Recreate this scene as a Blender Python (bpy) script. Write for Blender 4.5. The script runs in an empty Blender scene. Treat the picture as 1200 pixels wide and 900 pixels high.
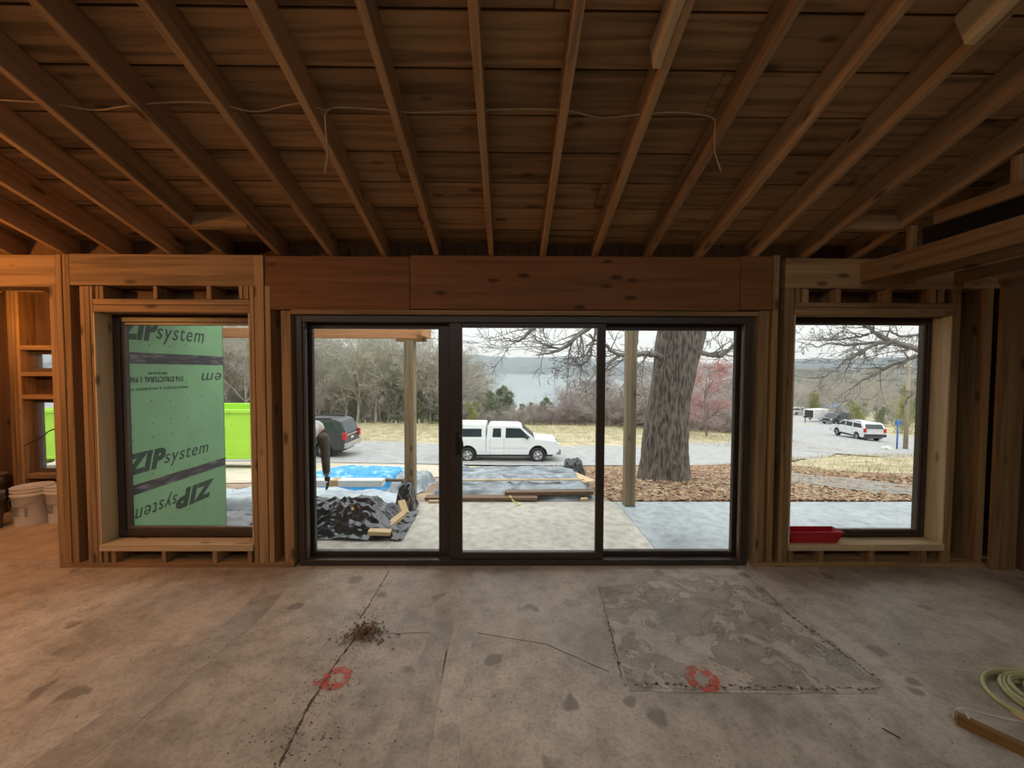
import bpy, bmesh, math, random
from mathutils import Vector, Matrix, noise
R = math.radians
S = bpy.context.scene
COL = S.collection

# ------------------------------------------------------------------ camera
F = 450.0
CAM = Vector((0, 0, 1.6))
PITCH, YAW, ROLL = 2.0, 0.5, 0.2
ROT = (Matrix.Rotation(R(-YAW), 3, 'Z') @ Matrix.Rotation(R(90 - PITCH), 3, 'X') @ Matrix.Rotation(R(ROLL), 3, 'Z'))
cam_d = bpy.data.cameras.new('camera'); cam_d.lens = F / 1200 * 36; cam_d.sensor_width = 36
cam_d.clip_start = .05; cam_d.clip_end = 9000
cam = bpy.data.objects.new('camera', cam_d); COL.objects.link(cam)
cam.location = CAM; cam.rotation_euler = ROT.to_euler()
S.camera = cam

# ------------------------------------------------------------------ sky (overcast: zenith three times the horizon)
ZENITH = 3.0
w = bpy.data.worlds.new('overcast_sky'); S.world = w; w.use_nodes = True
nt = w.node_tree; nt.nodes.clear()
tc = nt.nodes.new('ShaderNodeTexCoord'); sp = nt.nodes.new('ShaderNodeSeparateXYZ')
nt.links.new(tc.outputs['Generated'], sp.inputs[0])
mx = nt.nodes.new('ShaderNodeMath'); mx.operation = 'MAXIMUM'; mx.inputs[1].default_value = 0
nt.links.new(sp.outputs['Z'], mx.inputs[0])
ma = nt.nodes.new('ShaderNodeMath'); ma.operation = 'MULTIPLY_ADD'; ma.inputs[1].default_value = 2 / 3; ma.inputs[2].default_value = 1 / 3
nt.links.new(mx.outputs[0], ma.inputs[0])
ms = nt.nodes.new('ShaderNodeMath'); ms.operation = 'MULTIPLY'; ms.inputs[1].default_value = ZENITH
nt.links.new(ma.outputs[0], ms.inputs[0])
bg = nt.nodes.new('ShaderNodeBackground'); bg.inputs['Color'].default_value = (.945, .985, 1.0, 1)
nt.links.new(ms.outputs[0], bg.inputs['Strength'])
wo = nt.nodes.new('ShaderNodeOutputWorld'); nt.links.new(bg.outputs[0], wo.inputs[0])

def lamp(name, loc, energy, color, radius):
    d = bpy.data.lights.new(name, 'POINT'); d.energy = energy; d.color = color; d.shadow_soft_size = radius
    o = bpy.data.objects.new(name, d); COL.objects.link(o); o.location = loc; return o
lamp('work_lamp', (-4.3, 1.5, 2.38), 100, (1, .43, .10), .06)          # warm bulb at the left end of the room
lamp('left_room_lamp', (-5.2, 3.7, 2.2), 20, (1, .46, .13), .06)

vs = S.view_settings
vs.view_transform = 'Standard'; vs.look = 'None'; vs.exposure = 0.0; vs.gamma = 1; vs.use_curve_mapping = False
S.cycles.use_denoising = True
S.cycles.max_bounces = 8; S.cycles.diffuse_bounces = 5; S.cycles.transparent_max_bounces = 24
S.cycles.sample_clamp_indirect = 8

# ------------------------------------------------------------------ pixel helpers
def ray(u, v): return ROT @ Vector(((u - 600) / F, -(v - 450) / F, -1))
def at(u, v, Y): d = ray(u, v); return CAM + d * ((Y - CAM.y) / d.y)
def onz(u, v, z=0): d = ray(u, v); return CAM + d * ((z - CAM.z) / d.z)
PROFC = [(3, -.28), (5.4, -.3), (8, -.72), (12, -1.55), (18, -2.92), (20, -3.12), (24, -3.3), (30, -3.4), (36.5, -3.55), (40, -4.5), (46, -6.2), (60, -9.5), (100, -15), (200, -22), (330, -28), (800, -45), (3000, -60)]
PROFR = [(3, -.28), (5.4, -.3), (8, -.72), (12, -1.5), (18, -2.8), (22, -3.1), (26, -3.2), (36, -3.35), (45, -3.8), (60, -4.6), (100, -7.2), (200, -17), (330, -27), (800, -45), (3000, -60)]
def sm(a, b, x):
    t = min(1, max(0, (x - a) / (b - a))); return t * t * (3 - 2 * t)
def land_height(T, y):
    if y <= T[0][0]: return T[0][1]
    for (a, za), (b, zb_) in zip(T, T[1:]):
        if a <= y <= b: return za + (zb_ - za) * (y - a) / (b - a)
    return T[-1][1]
def terr(x, y):
    k = sm(.56, .70, x / max(y, 1)); z = land_height(PROFC, y) * (1 - k) + land_height(PROFR, y) * k
    if x < 0: z += .015 * min(-x, 12) * sm(8, 18, y)
    if x > 8: z -= .06 * min(x - 8, 42) * sm(15, 30, y)
    z += .42 * math.exp(-((x - 14.5) / 4.5) ** 2 - ((y - 14.5) / 2.6) ** 2)
    return z
def ground(u, v):
    d = ray(u, v); t = 3.3
    while t < 900:
        p = CAM + d * (t / d.y)
        if p.z <= terr(p.x, p.y): return p
        t *= 1.004
    return p

# ------------------------------------------------------------------ materials
def nodes(name):
    m = bpy.data.materials.new(name); m.use_nodes = True
    n = m.node_tree; b = n.nodes['Principled BSDF']
    return m, n, b
def NN(n, t, **k):
    x = n.nodes.new(t)
    for a, v in k.items():
        if a in x.inputs: x.inputs[a].default_value = v
        else: setattr(x, a, v)
    return x
def ramp(n, fac, stops):
    r = n.nodes.new('ShaderNodeValToRGB'); e = r.color_ramp.elements
    while len(e) < len(stops): e.new(.5)
    for k, (p, c) in enumerate(stops): e[k].position = p; e[k].color = (*c, 1)
    n.links.new(fac, r.inputs[0]); return r.outputs[0]
def mixc(n, fac, a, b, mode='MIX'):
    x = n.nodes.new('ShaderNodeMix'); x.data_type = 'RGBA'; x.blend_type = mode
    for s, v in ((0, fac), (6, a), (7, b)):
        if hasattr(v, 'links') or hasattr(v, 'is_linked'): n.links.new(v, x.inputs[s])
        else: x.inputs[s].default_value = v if s == 0 else (*v, 1)
    return x.outputs[2]
def bump(n, b, h, strength, dist=.01):
    x = NN(n, 'ShaderNodeBump', Strength=strength, Distance=dist); n.links.new(h, x.inputs['Height']); n.links.new(x.outputs[0], b.inputs['Normal'])
def objco(n, scale, rnd=True):
    t = n.nodes.new('ShaderNodeTexCoord'); mp = n.nodes.new('ShaderNodeMapping'); mp.inputs['Scale'].default_value = scale
    src = t.outputs['Object']
    if rnd:
        oi = n.nodes.new('ShaderNodeObjectInfo'); k = NN(n, 'ShaderNodeMath', operation='MULTIPLY'); k.inputs[1].default_value = 57.0
        n.links.new(oi.outputs['Random'], k.inputs[0])
        va = NN(n, 'ShaderNodeVectorMath', operation='ADD'); n.links.new(src, va.inputs[0]); n.links.new(k.outputs[0], va.inputs[1]); src = va.outputs[0]
    n.links.new(src, mp.inputs[0]); return mp.outputs[0]
def dim(c, k): return tuple(x * k for x in c)
def plain(name, c, rough=.6, var=.2, scale=6, bmp=0, metal=0, det=4, c2=None, lo=.35, hi=.65, spec=.5, sc3=None):
    m, n, b = nodes(name)
    b.inputs['Roughness'].default_value = rough; b.inputs['Metallic'].default_value = metal; b.inputs['Specular IOR Level'].default_value = spec
    nz = NN(n, 'ShaderNodeTexNoise', Scale=1.0, Detail=float(det)); n.links.new(objco(n, sc3 or (scale,) * 3), nz.inputs[0])
    c2 = c2 or dim(c, 1 - var)
    n.links.new(ramp(n, nz.outputs[0], [(lo, c2), (hi, c)]), b.inputs['Base Color'])
    if bmp: bump(n, b, nz.outputs[0], bmp)
    return m
def wood(name, c, axis, k=.55, knots=True, rough=.7, tone=.35):
    m, n, b = nodes(name); b.inputs['Roughness'].default_value = rough; b.inputs['Specular IOR Level'].default_value = .25
    sc = [22, 22, 22]; sc['xyz'.index(axis)] = 1.1
    ks = [6.5, 6.5, 6.5]; ks['xyz'.index(axis)] = 2.4
    nz = NN(n, 'ShaderNodeTexNoise', Scale=1.0, Detail=5.0, Distortion=.6); n.links.new(objco(n, sc), nz.inputs[0])
    col = ramp(n, nz.outputs[0], [(.3, dim(c, k)), (.55, c), (.75, dim(c, 1.12))])
    if knots:
        vo = NN(n, 'ShaderNodeTexVoronoi', Scale=1.0); n.links.new(objco(n, ks), vo.inputs[0])
        kn = ramp(n, vo.outputs['Distance'], [(.07, (.0, .0, .0)), (.16, (1, 1, 1))])
        col = mixc(n, kn, dim(c, .3), col)
    oi = n.nodes.new('ShaderNodeObjectInfo')
    tn = ramp(n, oi.outputs['Random'], [(0, (1 - tone,) * 3), (1, (1.0, 1.0, 1.0))])
    col = mixc(n, 1.0, col, tn, 'MULTIPLY')
    n.links.new(col, b.inputs['Base Color']); bump(n, b, nz.outputs[0], .25, .004)
    return m
SPF = (.43, .25, .11)
WX, WY, WZ = (wood('lumber_' + a, SPF, a) for a in 'xyz')
WL = wood('pale_lumber_z', (.66, .50, .29), 'z', .8, tone=.15); WLX = wood('pale_lumber_x', (.64, .46, .26), 'x', .8, tone=.15)
OLDY = wood('old_rafter', (.50, .30, .145), 'x', .6, tone=.35)
PLANK = wood('old_planks', (.46, .265, .12), 'x', .42, tone=.4)
PLY = wood('plywood', (.245, .098, .032), 'x', .7, tone=.2)
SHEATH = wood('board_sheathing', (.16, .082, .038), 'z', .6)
TREAT = wood('weathered_post', (.32, .245, .15), 'z', .6)
NEWB = wood('new_beam', (.62, .30, .13), 'x', .7)
BRONZE = plain('bronze_frame', (.050, .034, .024), .42, .2, 3)
BRONZE2 = plain('bronze_edge', (.13, .09, .065), .38, .2, 3)
BLACK = plain('black_metal', (.012, .012, .014), .4, .2, 3)

def glass_mat():
    m, n, b = nodes('window_glass'); n.nodes.remove(b)
    tr = NN(n, 'ShaderNodeBsdfTransparent'); tr.inputs[0].default_value = (.985, .995, .99, 1)
    gl = NN(n, 'ShaderNodeBsdfGlossy', Roughness=.0); fr = NN(n, 'ShaderNodeFresnel', IOR=1.25)
    mxn = n.nodes.new('ShaderNodeMixShader'); n.links.new(fr.outputs[0], mxn.inputs[0]); n.links.new(tr.outputs[0], mxn.inputs[1]); n.links.new(gl.outputs[0], mxn.inputs[2])
    n.links.new(mxn.outputs[0], n.nodes['Material Output'].inputs[0]); return m
GLASS = glass_mat()

def concrete(name, c, blotch=(.30, .27, .235), rough=.55, flake=False, stain=.5):
    m, n, b = nodes(name); b.inputs['Specular IOR Level'].default_value = .4
    co = objco(n, (1, 1, 1), False)
    n1 = NN(n, 'ShaderNodeTexNoise', Scale=1.1, Detail=6.0, Distortion=.8); n.links.new(co, n1.inputs[0])
    n2 = NN(n, 'ShaderNodeTexNoise', Scale=9.0, Detail=8.0); n.links.new(co, n2.inputs[0])
    n3 = NN(n, 'ShaderNodeTexNoise', Scale=60.0, Detail=3.0); n.links.new(co, n3.inputs[0])
    col = ramp(n, n1.outputs[0], [(.33, blotch), (.52, c), (.7, dim(c, 1.18))])
    col = mixc(n, 1.0, col, ramp(n, n2.outputs[0], [(.3, (.70, .68, .66)), (.6, (1, 1, 1))]), 'MULTIPLY')
    col = mixc(n, 1.0, col, ramp(n, n3.outputs[0], [(.3, (.78, .77, .75)), (.55, (1, 1, 1))]), 'MULTIPLY')
    # scattered footprints and drips
    vo = NN(n, 'ShaderNodeTexVoronoi', Scale=3.2, Randomness=1.0)
    wq = NN(n, 'ShaderNodeTexNoise', Scale=5.0, Detail=2.0); n.links.new(co, wq.inputs[0])
    ad = NN(n, 'ShaderNodeVectorMath', operation='MULTIPLY_ADD'); ad.inputs[1].default_value = (.25, .25, .25)
    n.links.new(wq.outputs[1], ad.inputs[0]); n.links.new(co, ad.inputs[2]); n.links.new(ad.outputs[0], vo.inputs[0])
    spot = ramp(n, vo.outputs['Distance'], [(.13, (1, 1, 1)), (.19, (0, 0, 0))])
    sel = ramp(n, n1.outputs[0], [(.45, (0, 0, 0)), (.5, (stain,) * 3)])
    col = mixc(n, mixc(n, 1.0, spot, sel, 'MULTIPLY'), col, dim(blotch, .55))
    if flake:
        n4 = NN(n, 'ShaderNodeTexNoise', Scale=3.4, Detail=9.0, Distortion=1.2, Roughness=.62); n.links.new(co, n4.inputs[0])
        fl = ramp(n, n4.outputs[0], [(.495, (0, 0, 0)), (.505, (1, 1, 1))])
        col = mixc(n, 1.0, col, mixc(n, fl, (.76, .745, .72), (1, 1, 1)), 'MULTIPLY')
        ed = ramp(n, n4.outputs[0], [(.485, (1, 1, 1)), (.495, (.5, .45, .4)), (.505, (1, 1, 1))])
        col = mixc(n, 1.0, col, ed, 'MULTIPLY')
        bump(n, b, fl, .5, .004)
    else: bump(n, b, n3.outputs[0], .12, .004)
    n.links.new(col, b.inputs['Base Color'])
    rr = ramp(n, n1.outputs[0], [(.35, (rough - .12,) * 3), (.65, (rough + .12,) * 3)]); n.links.new(rr, b.inputs['Roughness'])
    return m
FLOOR = concrete('floor_concrete', (.56, .475, .37), (.37, .31, .235), stain=.75)
FLOOR2 = concrete('patch_concrete', (.54, .46, .365), (.39, .33, .25), flake=True, stain=.3)
FLOOR3 = concrete('trench_concrete', (.48, .41, .325), (.35, .295, .225), .5, stain=.4)
FLOOR4 = concrete('pale_trench_concrete', (.62, .53, .42), (.45, .38, .29), .6, stain=.3)
PATIO = concrete('patio_concrete', (.52, .48, .41), (.42, .39, .33), .6, stain=.1)
PATIO2 = concrete('wet_patio_concrete', (.40, .435, .45), (.32, .35, .365), .38, stain=.1)

# ------------------------------------------------------------------ object helpers
def link(name, me, mat, parent=None):
    o = bpy.data.objects.new(name, me); COL.objects.link(o)
    if mat is not None:
        me.materials.clear(); me.materials.append(mat)
    if parent is not None: o.parent = parent
    return o
def tag(o, label=None, cat=None, group=None, kind=None):
    if label: o['label'] = label
    if cat: o['category'] = cat
    if group: o['group'] = group
    if kind: o['kind'] = kind
    return o
def empty(name, loc=(0, 0, 0), rz=0):
    o = bpy.data.objects.new(name, None); COL.objects.link(o); o.location = loc; o.rotation_euler = (0, 0, rz); o.empty_display_size = .1; return o
def place(o, parent, loc):
    """local position so that the world position is loc (parents here are unrotated unless set later)"""
    o.location = Vector(loc) - (parent.location if parent is not None else Vector((0, 0, 0)))
def boxmesh(dx, dy, dz, bev=.0):
    bm = bmesh.new(); bmesh.ops.create_cube(bm, size=1); bmesh.ops.scale(bm, vec=(dx, dy, dz), verts=bm.verts)
    if bev: bmesh.ops.bevel(bm, geom=bm.edges[:], offset=min(bev, dx * .3, dy * .3, dz * .3), segments=1, affect='EDGES')
    me = bpy.data.meshes.new('box'); bm.to_mesh(me); bm.free(); return me
def box(name, x0, x1, y0, y1, z0, z1, mat, parent=None, bev=.003):
    o = link(name, boxmesh(abs(x1 - x0), abs(y1 - y0), abs(z1 - z0), bev), mat, parent)
    place(o, parent, ((x0 + x1) / 2, (y0 + y1) / 2, (z0 + z1) / 2)); return o
def mesh(name, V, Fc, mat, parent=None, smooth=False):
    me = bpy.data.meshes.new(name); me.from_pydata([tuple(v) for v in V], [], Fc); me.update()
    if smooth: me.shade_smooth()
    return link(name, me, mat, parent)
def addbox(V, Fc, x0, x1, y0, y1, z0, z1):
    i = len(V); V += [(x, y, z) for z in (z0, z1) for (x, y) in ((x0, y0), (x1, y0), (x1, y1), (x0, y1))]
    Fc += [(i, i + 3, i + 2, i + 1), (i + 4, i + 5, i + 6, i + 7)] + [(i + k, i + (k + 1) % 4, i + 4 + (k + 1) % 4, i + 4 + k) for k in range(4)]
def tube(V, Fc, pts, rad, n=5, cap=True):
    pts = [Vector(p) for p in pts]; i0 = len(V); m = len(pts)
    ref = Vector((.3, .2, .93))
    for k, p in enumerate(pts):
        d = (pts[min(k + 1, m - 1)] - pts[max(k - 1, 0)])
        if d.length < 1e-9: d = Vector((0, 0, 1))
        d.normalize(); a = d.cross(ref)
        if a.length < .05: a = d.cross(Vector((1, 0, 0)))
        a.normalize(); b = d.cross(a); r = rad[k] if hasattr(rad, '__len__') else rad
        for j in range(n):
            t = 2 * math.pi * j / n; V.append(p + a * (r * math.cos(t)) + b * (r * math.sin(t)))
    for k in range(m - 1):
        for j in range(n):
            q = i0 + k * n; Fc.append((q + j, q + (j + 1) % n, q + n + (j + 1) % n, q + n + j))
    if cap and n > 3:
        Fc.append(tuple(i0 + j for j in reversed(range(n)))); Fc.append(tuple(i0 + (m - 1) * n + j for j in range(n)))
def tubeobj(name, pts, rad, mat, parent=None, n=8):
    V, Fc = [], []; tube(V, Fc, pts, rad, n); return mesh(name, V, Fc, mat, parent, True)
def smoothpts(P, k=4):
    P = [Vector(p) for p in P]; out = []
    for i in range(len(P) - 1):
        p0, p1, p2, p3 = P[max(i - 1, 0)], P[i], P[i + 1], P[min(i + 2, len(P) - 1)]
        for j in range(k):
            t = j / k; out.append(.5 * ((2 * p1) + (p2 - p0) * t + (2 * p0 - 5 * p1 + 4 * p2 - p3) * t * t + (3 * p1 - p0 - 3 * p2 + p3) * t ** 3))
    out.append(P[-1]); return out
def lathe(name, prof, mat, parent=None, n=28, smooth=True):
    V, Fc = [], []
    for r, z in prof:
        for j in range(n): t = 2 * math.pi * j / n; V.append((r * math.cos(t), r * math.sin(t), z))
    for k in range(len(prof) - 1):
        for j in range(n): Fc.append((k * n + j, k * n + (j + 1) % n, (k + 1) * n + (j + 1) % n, (k + 1) * n + j))
    return mesh(name, V, Fc, mat, parent, smooth)
def prism(name, prof, hw, mat, parent=None, bev=0):
    """side profile (x,z) swept across y; hw = half width, number or function of z"""
    h = hw if callable(hw) else (lambda z: hw)
    n = len(prof); V = [(x, -h(z), z) for x, z in prof] + [(x, h(z), z) for x, z in prof]
    Fc = [tuple(range(n)), tuple(reversed(range(n, 2 * n)))] + [(k, k + n, (k + 1) % n + n, (k + 1) % n) for k in range(n)]
    bm = bmesh.new(); vs_ = [bm.verts.new(v) for v in V]
    for f_ in Fc: bm.faces.new([vs_[q] for q in f_])
    bmesh.ops.recalc_face_normals(bm, faces=bm.faces[:])
    if bev: bmesh.ops.bevel(bm, geom=bm.edges[:], offset=bev, segments=2, affect='EDGES', clamp_overlap=True)
    me = bpy.data.meshes.new(name); bm.to_mesh(me); bm.free(); return link(name, me, mat, parent)
def textmesh(name, body, size, shear, bold, mat, parent):
    c = bpy.data.curves.new(name, 'FONT'); c.body = body; c.size = size; c.shear = shear; c.offset = bold; c.extrude = .0006; c.resolution_u = 3; c.space_character = 1.12
    t = bpy.data.objects.new('tmp', c); COL.objects.link(t)
    me = bpy.data.meshes.new_from_object(t.evaluated_get(bpy.context.evaluated_depsgraph_get())); bpy.data.objects.remove(t)
    return link(name, me, mat, parent)

# ================================================================== ROOM
FY = 3.07                       # interior face of the window wall
BY = 3.235                      # back of its studs
XL, XR = -6.6, 4.15
def X(u, v=500, Y=FY): return at(u, v, Y).x
def Z(v, u=600, Y=FY): return at(u, v, Y).z

floor = box('floor', XL, XR, -5.6, 3.21, -.12, 0, FLOOR, None, 0); tag(floor, kind='structure')
def floor_patch(name, px, mat, h=.0015, parent=floor, zz=0):
    P = [onz(u, v, zz) for u, v in px]; n = len(P)
    V = [(p.x, p.y, zz - .01) for p in P] + [(p.x, p.y, zz + h) for p in P]
    Fc = [tuple(range(n, 2 * n))] + [(k, (k + 1) % n, (k + 1) % n + n, k + n) for k in range(n)]
    o = mesh(name, V, Fc, mat, None); o.parent = parent; o.location = -parent.location; return o
def jag(P, amp, seed, k=6):
    rnd = random.Random(seed); out = []
    for (a, b) in zip(P, P[1:] + P[:1]):
        for j in range(k):
            t = j / k; out.append((a[0] + (b[0] - a[0]) * t + rnd.uniform(-amp, amp), a[1] + (b[1] - a[1]) * t + rnd.uniform(-amp, amp) * .5))
    return out
floor_patch('concrete_patch', jag([(702, 688), (872, 671.5), (960, 742), (1036, 797), (1028, 812), (880, 813), (738, 810), (725, 770)], 2, 3), FLOOR2)
floor_patch('trench_strip', jag([(507, 730), (532, 728), (524, 760), (500, 900), (448, 905), (480, 810)], 1.5, 4), FLOOR3)
floor_patch('trench_edge', jag([(534, 728), (539, 690), (548, 690), (556, 730), (545, 800), (535, 900), (501, 905), (524, 765)], 2, 5), FLOOR4)
floor_patch('trench_strip', jag([(330, 671), (352, 671), (300, 730), (215, 800), (90, 905), (20, 905), (190, 790)], 2.5, 6), FLOOR3)
CRACK = plain('crack_dirt', (.17, .125, .085), .9, .5, 30)
def crack(px, wid, seed):
    rnd = random.Random(seed); L, Rr = [], []
    for (u0, v0), (u1, v1) in zip(px, px[1:]):
        for j in range(14):
            t = j / 14; u = u0 + (u1 - u0) * t + rnd.uniform(-.9, .9); v = v0 + (v1 - v0) * t
            s = (v - 434) / 235 * wid * .7 * rnd.uniform(.1, 1.3); L.append((u - s, v)); Rr.append((u + s, v))
    floor_patch('crack', L + Rr[::-1], CRACK, .0022)
crack([(456, 669), (438, 700), (420, 727)], .9, 1); crack([(418, 745), (392, 780), (360, 830), (345, 860), (326, 902)], 1.5, 2)
crack([(872, 672), (930, 725), (1000, 775), (1034, 800)], .6, 3); crack([(1032, 806), (900, 809), (740, 806)], .7, 4)
crack([(560, 742), (640, 755), (720, 790)], .35, 5); crack([(452, 743), (510, 741)], .4, 6)
crack([(703, 690), (716, 740), (730, 800)], .5, 8)
# pock holes along the patch border
PV, PF = [], []; rnd = random.Random(11)
for (a, b, k) in (((730, 802), (1025, 808), 46), ((905, 705), (1030, 798), 34), ((704, 695), (728, 795), 20)):
    for j in range(k):
        t = (j + rnd.random()) / k; p = onz(a[0] + (b[0] - a[0]) * t + rnd.uniform(-2, 2), a[1] + (b[1] - a[1]) * t + rnd.uniform(-2, 2)); r = rnd.uniform(.004, .013)
        i = len(PV); nn = 6
        for q in range(nn): PV.append((p.x + r * rnd.uniform(.6, 1.5) * math.cos(q * 1.047), p.y + r * rnd.uniform(.4, 1) * math.sin(q * 1.047), .0028))
        PF.append(tuple(range(i, i + nn)))
o = mesh('pock_marks', PV, PF, CRACK, floor); o.location = -floor.location; tag(o, kind='stuff')

# ---- window wall
Vw, Fw = [], []
OD = (X(342, 364), X(889.5, 364)); OW1 = (X(108, 366), X(292, 366)); OW2 = (X(931.5, 370), X(1117, 370))
ZDH = Z(363.8); ZW1 = (Z(638, 200), Z(366, 200)); ZW2 = (Z(637.5, 1010), Z(369.5, 1010)); ZT = Z(299.5)
XO = X(57, 500)                                 # right-hand edge of the wide opening to the left room
SX0, SX1 = BY, BY + .025
ZPB = -.25
for (a, b, c, d) in ((XO, OW1[0], ZPB, ZT + .3), (OW1[0], OW1[1], ZPB, ZW1[0]), (OW1[0], OW1[1], ZW1[1], ZT + .3), (OW1[1], OD[0], ZPB, ZT + .3), (OD[0], OD[1], ZDH, ZT + .3),
                     (OD[1], OW2[0], ZPB, ZT + .3), (OW2[0], OW2[1], ZPB, ZW2[0]), (OW2[0], OW2[1], ZW2[1], ZT + .3), (OW2[1], XR, ZPB, ZT + .3)):
    addbox(Vw, Fw, a, b, SX0, SX1, c, d)
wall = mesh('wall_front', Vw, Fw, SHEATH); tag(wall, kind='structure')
def stud(u0, u1, v0, v1, name='stud', mat=WZ, y0=FY, y1=BY, vm=350):
    return box(name, X(u0, vm), X(u1, vm), y0, y1, Z(v1, (u0 + u1) / 2) if v1 < 664 else .038, min(Z(v0, (u0 + u1) / 2), ZT + .02), mat, wall)
def rail(u0, u1, v0, v1, name='header', mat=WX, y0=FY, y1=BY, vm=350, um=None):
    um = um or (u0 + u1) / 2
    return box(name, X(u0, vm), X(u1, vm), y0, y1, Z(v1, um), Z(v0, um), mat, wall)
# left post and first window
stud(57.5, 65.8, 335, 665); stud(66.3, 73.2, 298, 665, y0=FY - .004); stud(73.9, 81.8, 298, 665)
stud(92.3, 97.8, 335, 665, y0=FY + .004); stud(98.6, 104.2, 335, 665); stud(104.6, 107.9, 335, 665, y0=FY + .002)
rail(82.2, 299.5, 298, 334.6, 'header_beam'); rail(-160, 65.9, 298, 335.5, 'header_beam')
rail(108.5, 292, 350.6, 357, 'cripple_plate'); rail(108.2, 292.2, 357.5, 365.8, 'window_head', WX)
for a, b in ((111.5, 115.5), (116, 121), (179.5, 184.5), (242, 247.5), (279.5, 284), (285, 291)): stud(a, b, 335, 350.4, 'cripple_stud')
stud(292.2, 297, 335, 665); stud(298.2, 309.3, 299, 665, y0=FY - .004); stud(309.8, 316, 335, 665, y0=FY + .003); stud(328.5, 339.8, 364, 665)
sill1 = rail(108.2, 292, 638, 645.5, 'window_sill', WLX, y0=FY - .012, y1=3.2, vm=366, um=200)
zs = Z(645.8, 200)
for a, b in ((112, 117), (120.5, 126), (181, 186), (242, 247.5), (284, 289)):
    box('cripple_stud', X(a, 366), X(b, 366), FY, BY, .038, zs, WZ, wall)
box('bottom_plate', X(57.5, 350), X(339.8, 350), FY, BY, 0, .038, WX, wall)
# jamb liners (pale boards in the reveals)
def liner(x0, x1, z0, z1, y0=FY + .002, y1=3.262): box('jamb_board', x0, x1, y0, y1, z0, z1, WL, wall, .002)
liner(OW1[0] - .0, OW1[0] + .012, ZW1[0], ZW1[1]); liner(OW1[1] - .012, OW1[1], ZW1[0], ZW1[1])
liner(OW2[0], OW2[0] + .012, ZW2[0], ZW2[1]); liner(OW2[1] - .012, OW2[1], ZW2[0], ZW2[1])
# header over the door: plywood faced beam in three lengths
for a, b in ((309.8, 479.8), (480.4, 867.6), (868.2, 905.6)): rail(a, b, 300, 363, 'header_panel', PLY, y0=FY + .006)
rail(340.2, 890.5, 363.6, 369.2, 'door_head', WX, y0=FY + .0, um=600)
# right of the door
for a, b, t, dy in ((891.2, 897, 364, .004), (897.8, 904.6, 364, .02), (906, 912.4, 299, -.004), (920.3, 925.4, 338, .0), (926, 931.3, 338, .004)): stud(a, b, t, 665, y0=FY + dy)
stud(1117.4, 1122.2, 338, 665); stud(1122.8, 1127.5, 338, 665, y0=FY + .004)
rail(920.3, 1128, 303, 338.2, 'header_beam')
rail(931.6, 1117, 355, 360.3, 'cripple_plate'); rail(931.6, 1117, 360.8, 369.3, 'window_head')
for a, b in ((933, 938), (940, 948), (980, 985.5), (1040, 1045.5), (1092, 1097), (1100, 1107)): stud(a, b, 338.5, 354.8, 'cripple_stud')
rail(931.6, 1117, 637.5, 645, 'window_sill', WLX, y0=FY - .012, y1=3.2, vm=370, um=1010)
zs = Z(645.3, 1010)
for a, b in ((933, 938), (969, 974.5), (1030, 1035.5), (1092, 1097.5)): box('cripple_stud', X(a, 370), X(b, 370), FY, BY, .038, zs, WZ, wall)
box('bottom_plate', X(891, 350), XR - .2, FY, BY, 0, .038, WX, wall)
# corner post: a wide board in front of the dark bay
box('corner_board', X(1160, 500), X(1187, 500), FY - .06, FY - .02, 0.0, Z(338, 1150), WZ, wall)
box('corner_stud', X(1150, 500), X(1158, 500), FY + .0, BY, .038, Z(338, 1150), WZ, wall)
rail(1128.5, 1230, 320, 338, 'top_plate', WX)

# ---- side and rear walls of the room (behind and beside the camera)
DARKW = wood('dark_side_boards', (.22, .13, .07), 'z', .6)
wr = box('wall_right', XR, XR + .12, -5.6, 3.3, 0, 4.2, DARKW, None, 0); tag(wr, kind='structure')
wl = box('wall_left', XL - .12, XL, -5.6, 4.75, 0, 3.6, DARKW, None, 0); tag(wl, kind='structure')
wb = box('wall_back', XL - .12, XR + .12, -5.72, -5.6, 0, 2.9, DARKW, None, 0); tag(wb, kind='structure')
rr = box('ceiling_rear', XL - .12, XR + .12, -5.72, -2.15, 2.95, 3.0, DARKW, None, 0); tag(rr, kind='structure')  # stops short; open roof gap behind the camera is added for daylight
for k in range(8): box('stud', XR - .14, XR, 2.3 - k * .41, 2.338 - k * .41, 0, 2.3, WZ, wr)
# ---- sloping board ceiling
SL = .318
def zb(Y, off=0): return 2.512 + SL * (3.10 - Y) + off      # underside of the rafters
ANG = math.atan(SL); NRM = Vector((0, math.sin(ANG), math.cos(ANG))); ALONG = Vector((0, -math.cos(ANG), math.sin(ANG)))
RD = .155
YEND = -1.6
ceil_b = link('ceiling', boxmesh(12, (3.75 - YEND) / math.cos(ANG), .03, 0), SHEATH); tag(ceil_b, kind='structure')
YM = (3.75 + YEND) / 2
ceil_b.location = Vector((-1.0, YM, zb(YM))) + NRM * (RD + .055)
ROOFROT = Matrix.Rotation(-ANG, 4, 'X')
ceil_b.rotation_euler = ROOFROT.to_euler()
CINV = (Matrix.Translation(ceil_b.location) @ ROOFROT).inverted()
def roofpiece(name, me, mat, loc, rot):
    o = link(name, me, mat, ceil_b); o.matrix_local = CINV @ (Matrix.Translation(loc) @ rot.to_4x4()); return o
PW = .237
rnd = random.Random(5)
y_s = 2.812          # seam position on the underside of the boards
LAX = Matrix(((0, 0, -1), (1, 0, 0), (0, -1, 0)))
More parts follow.
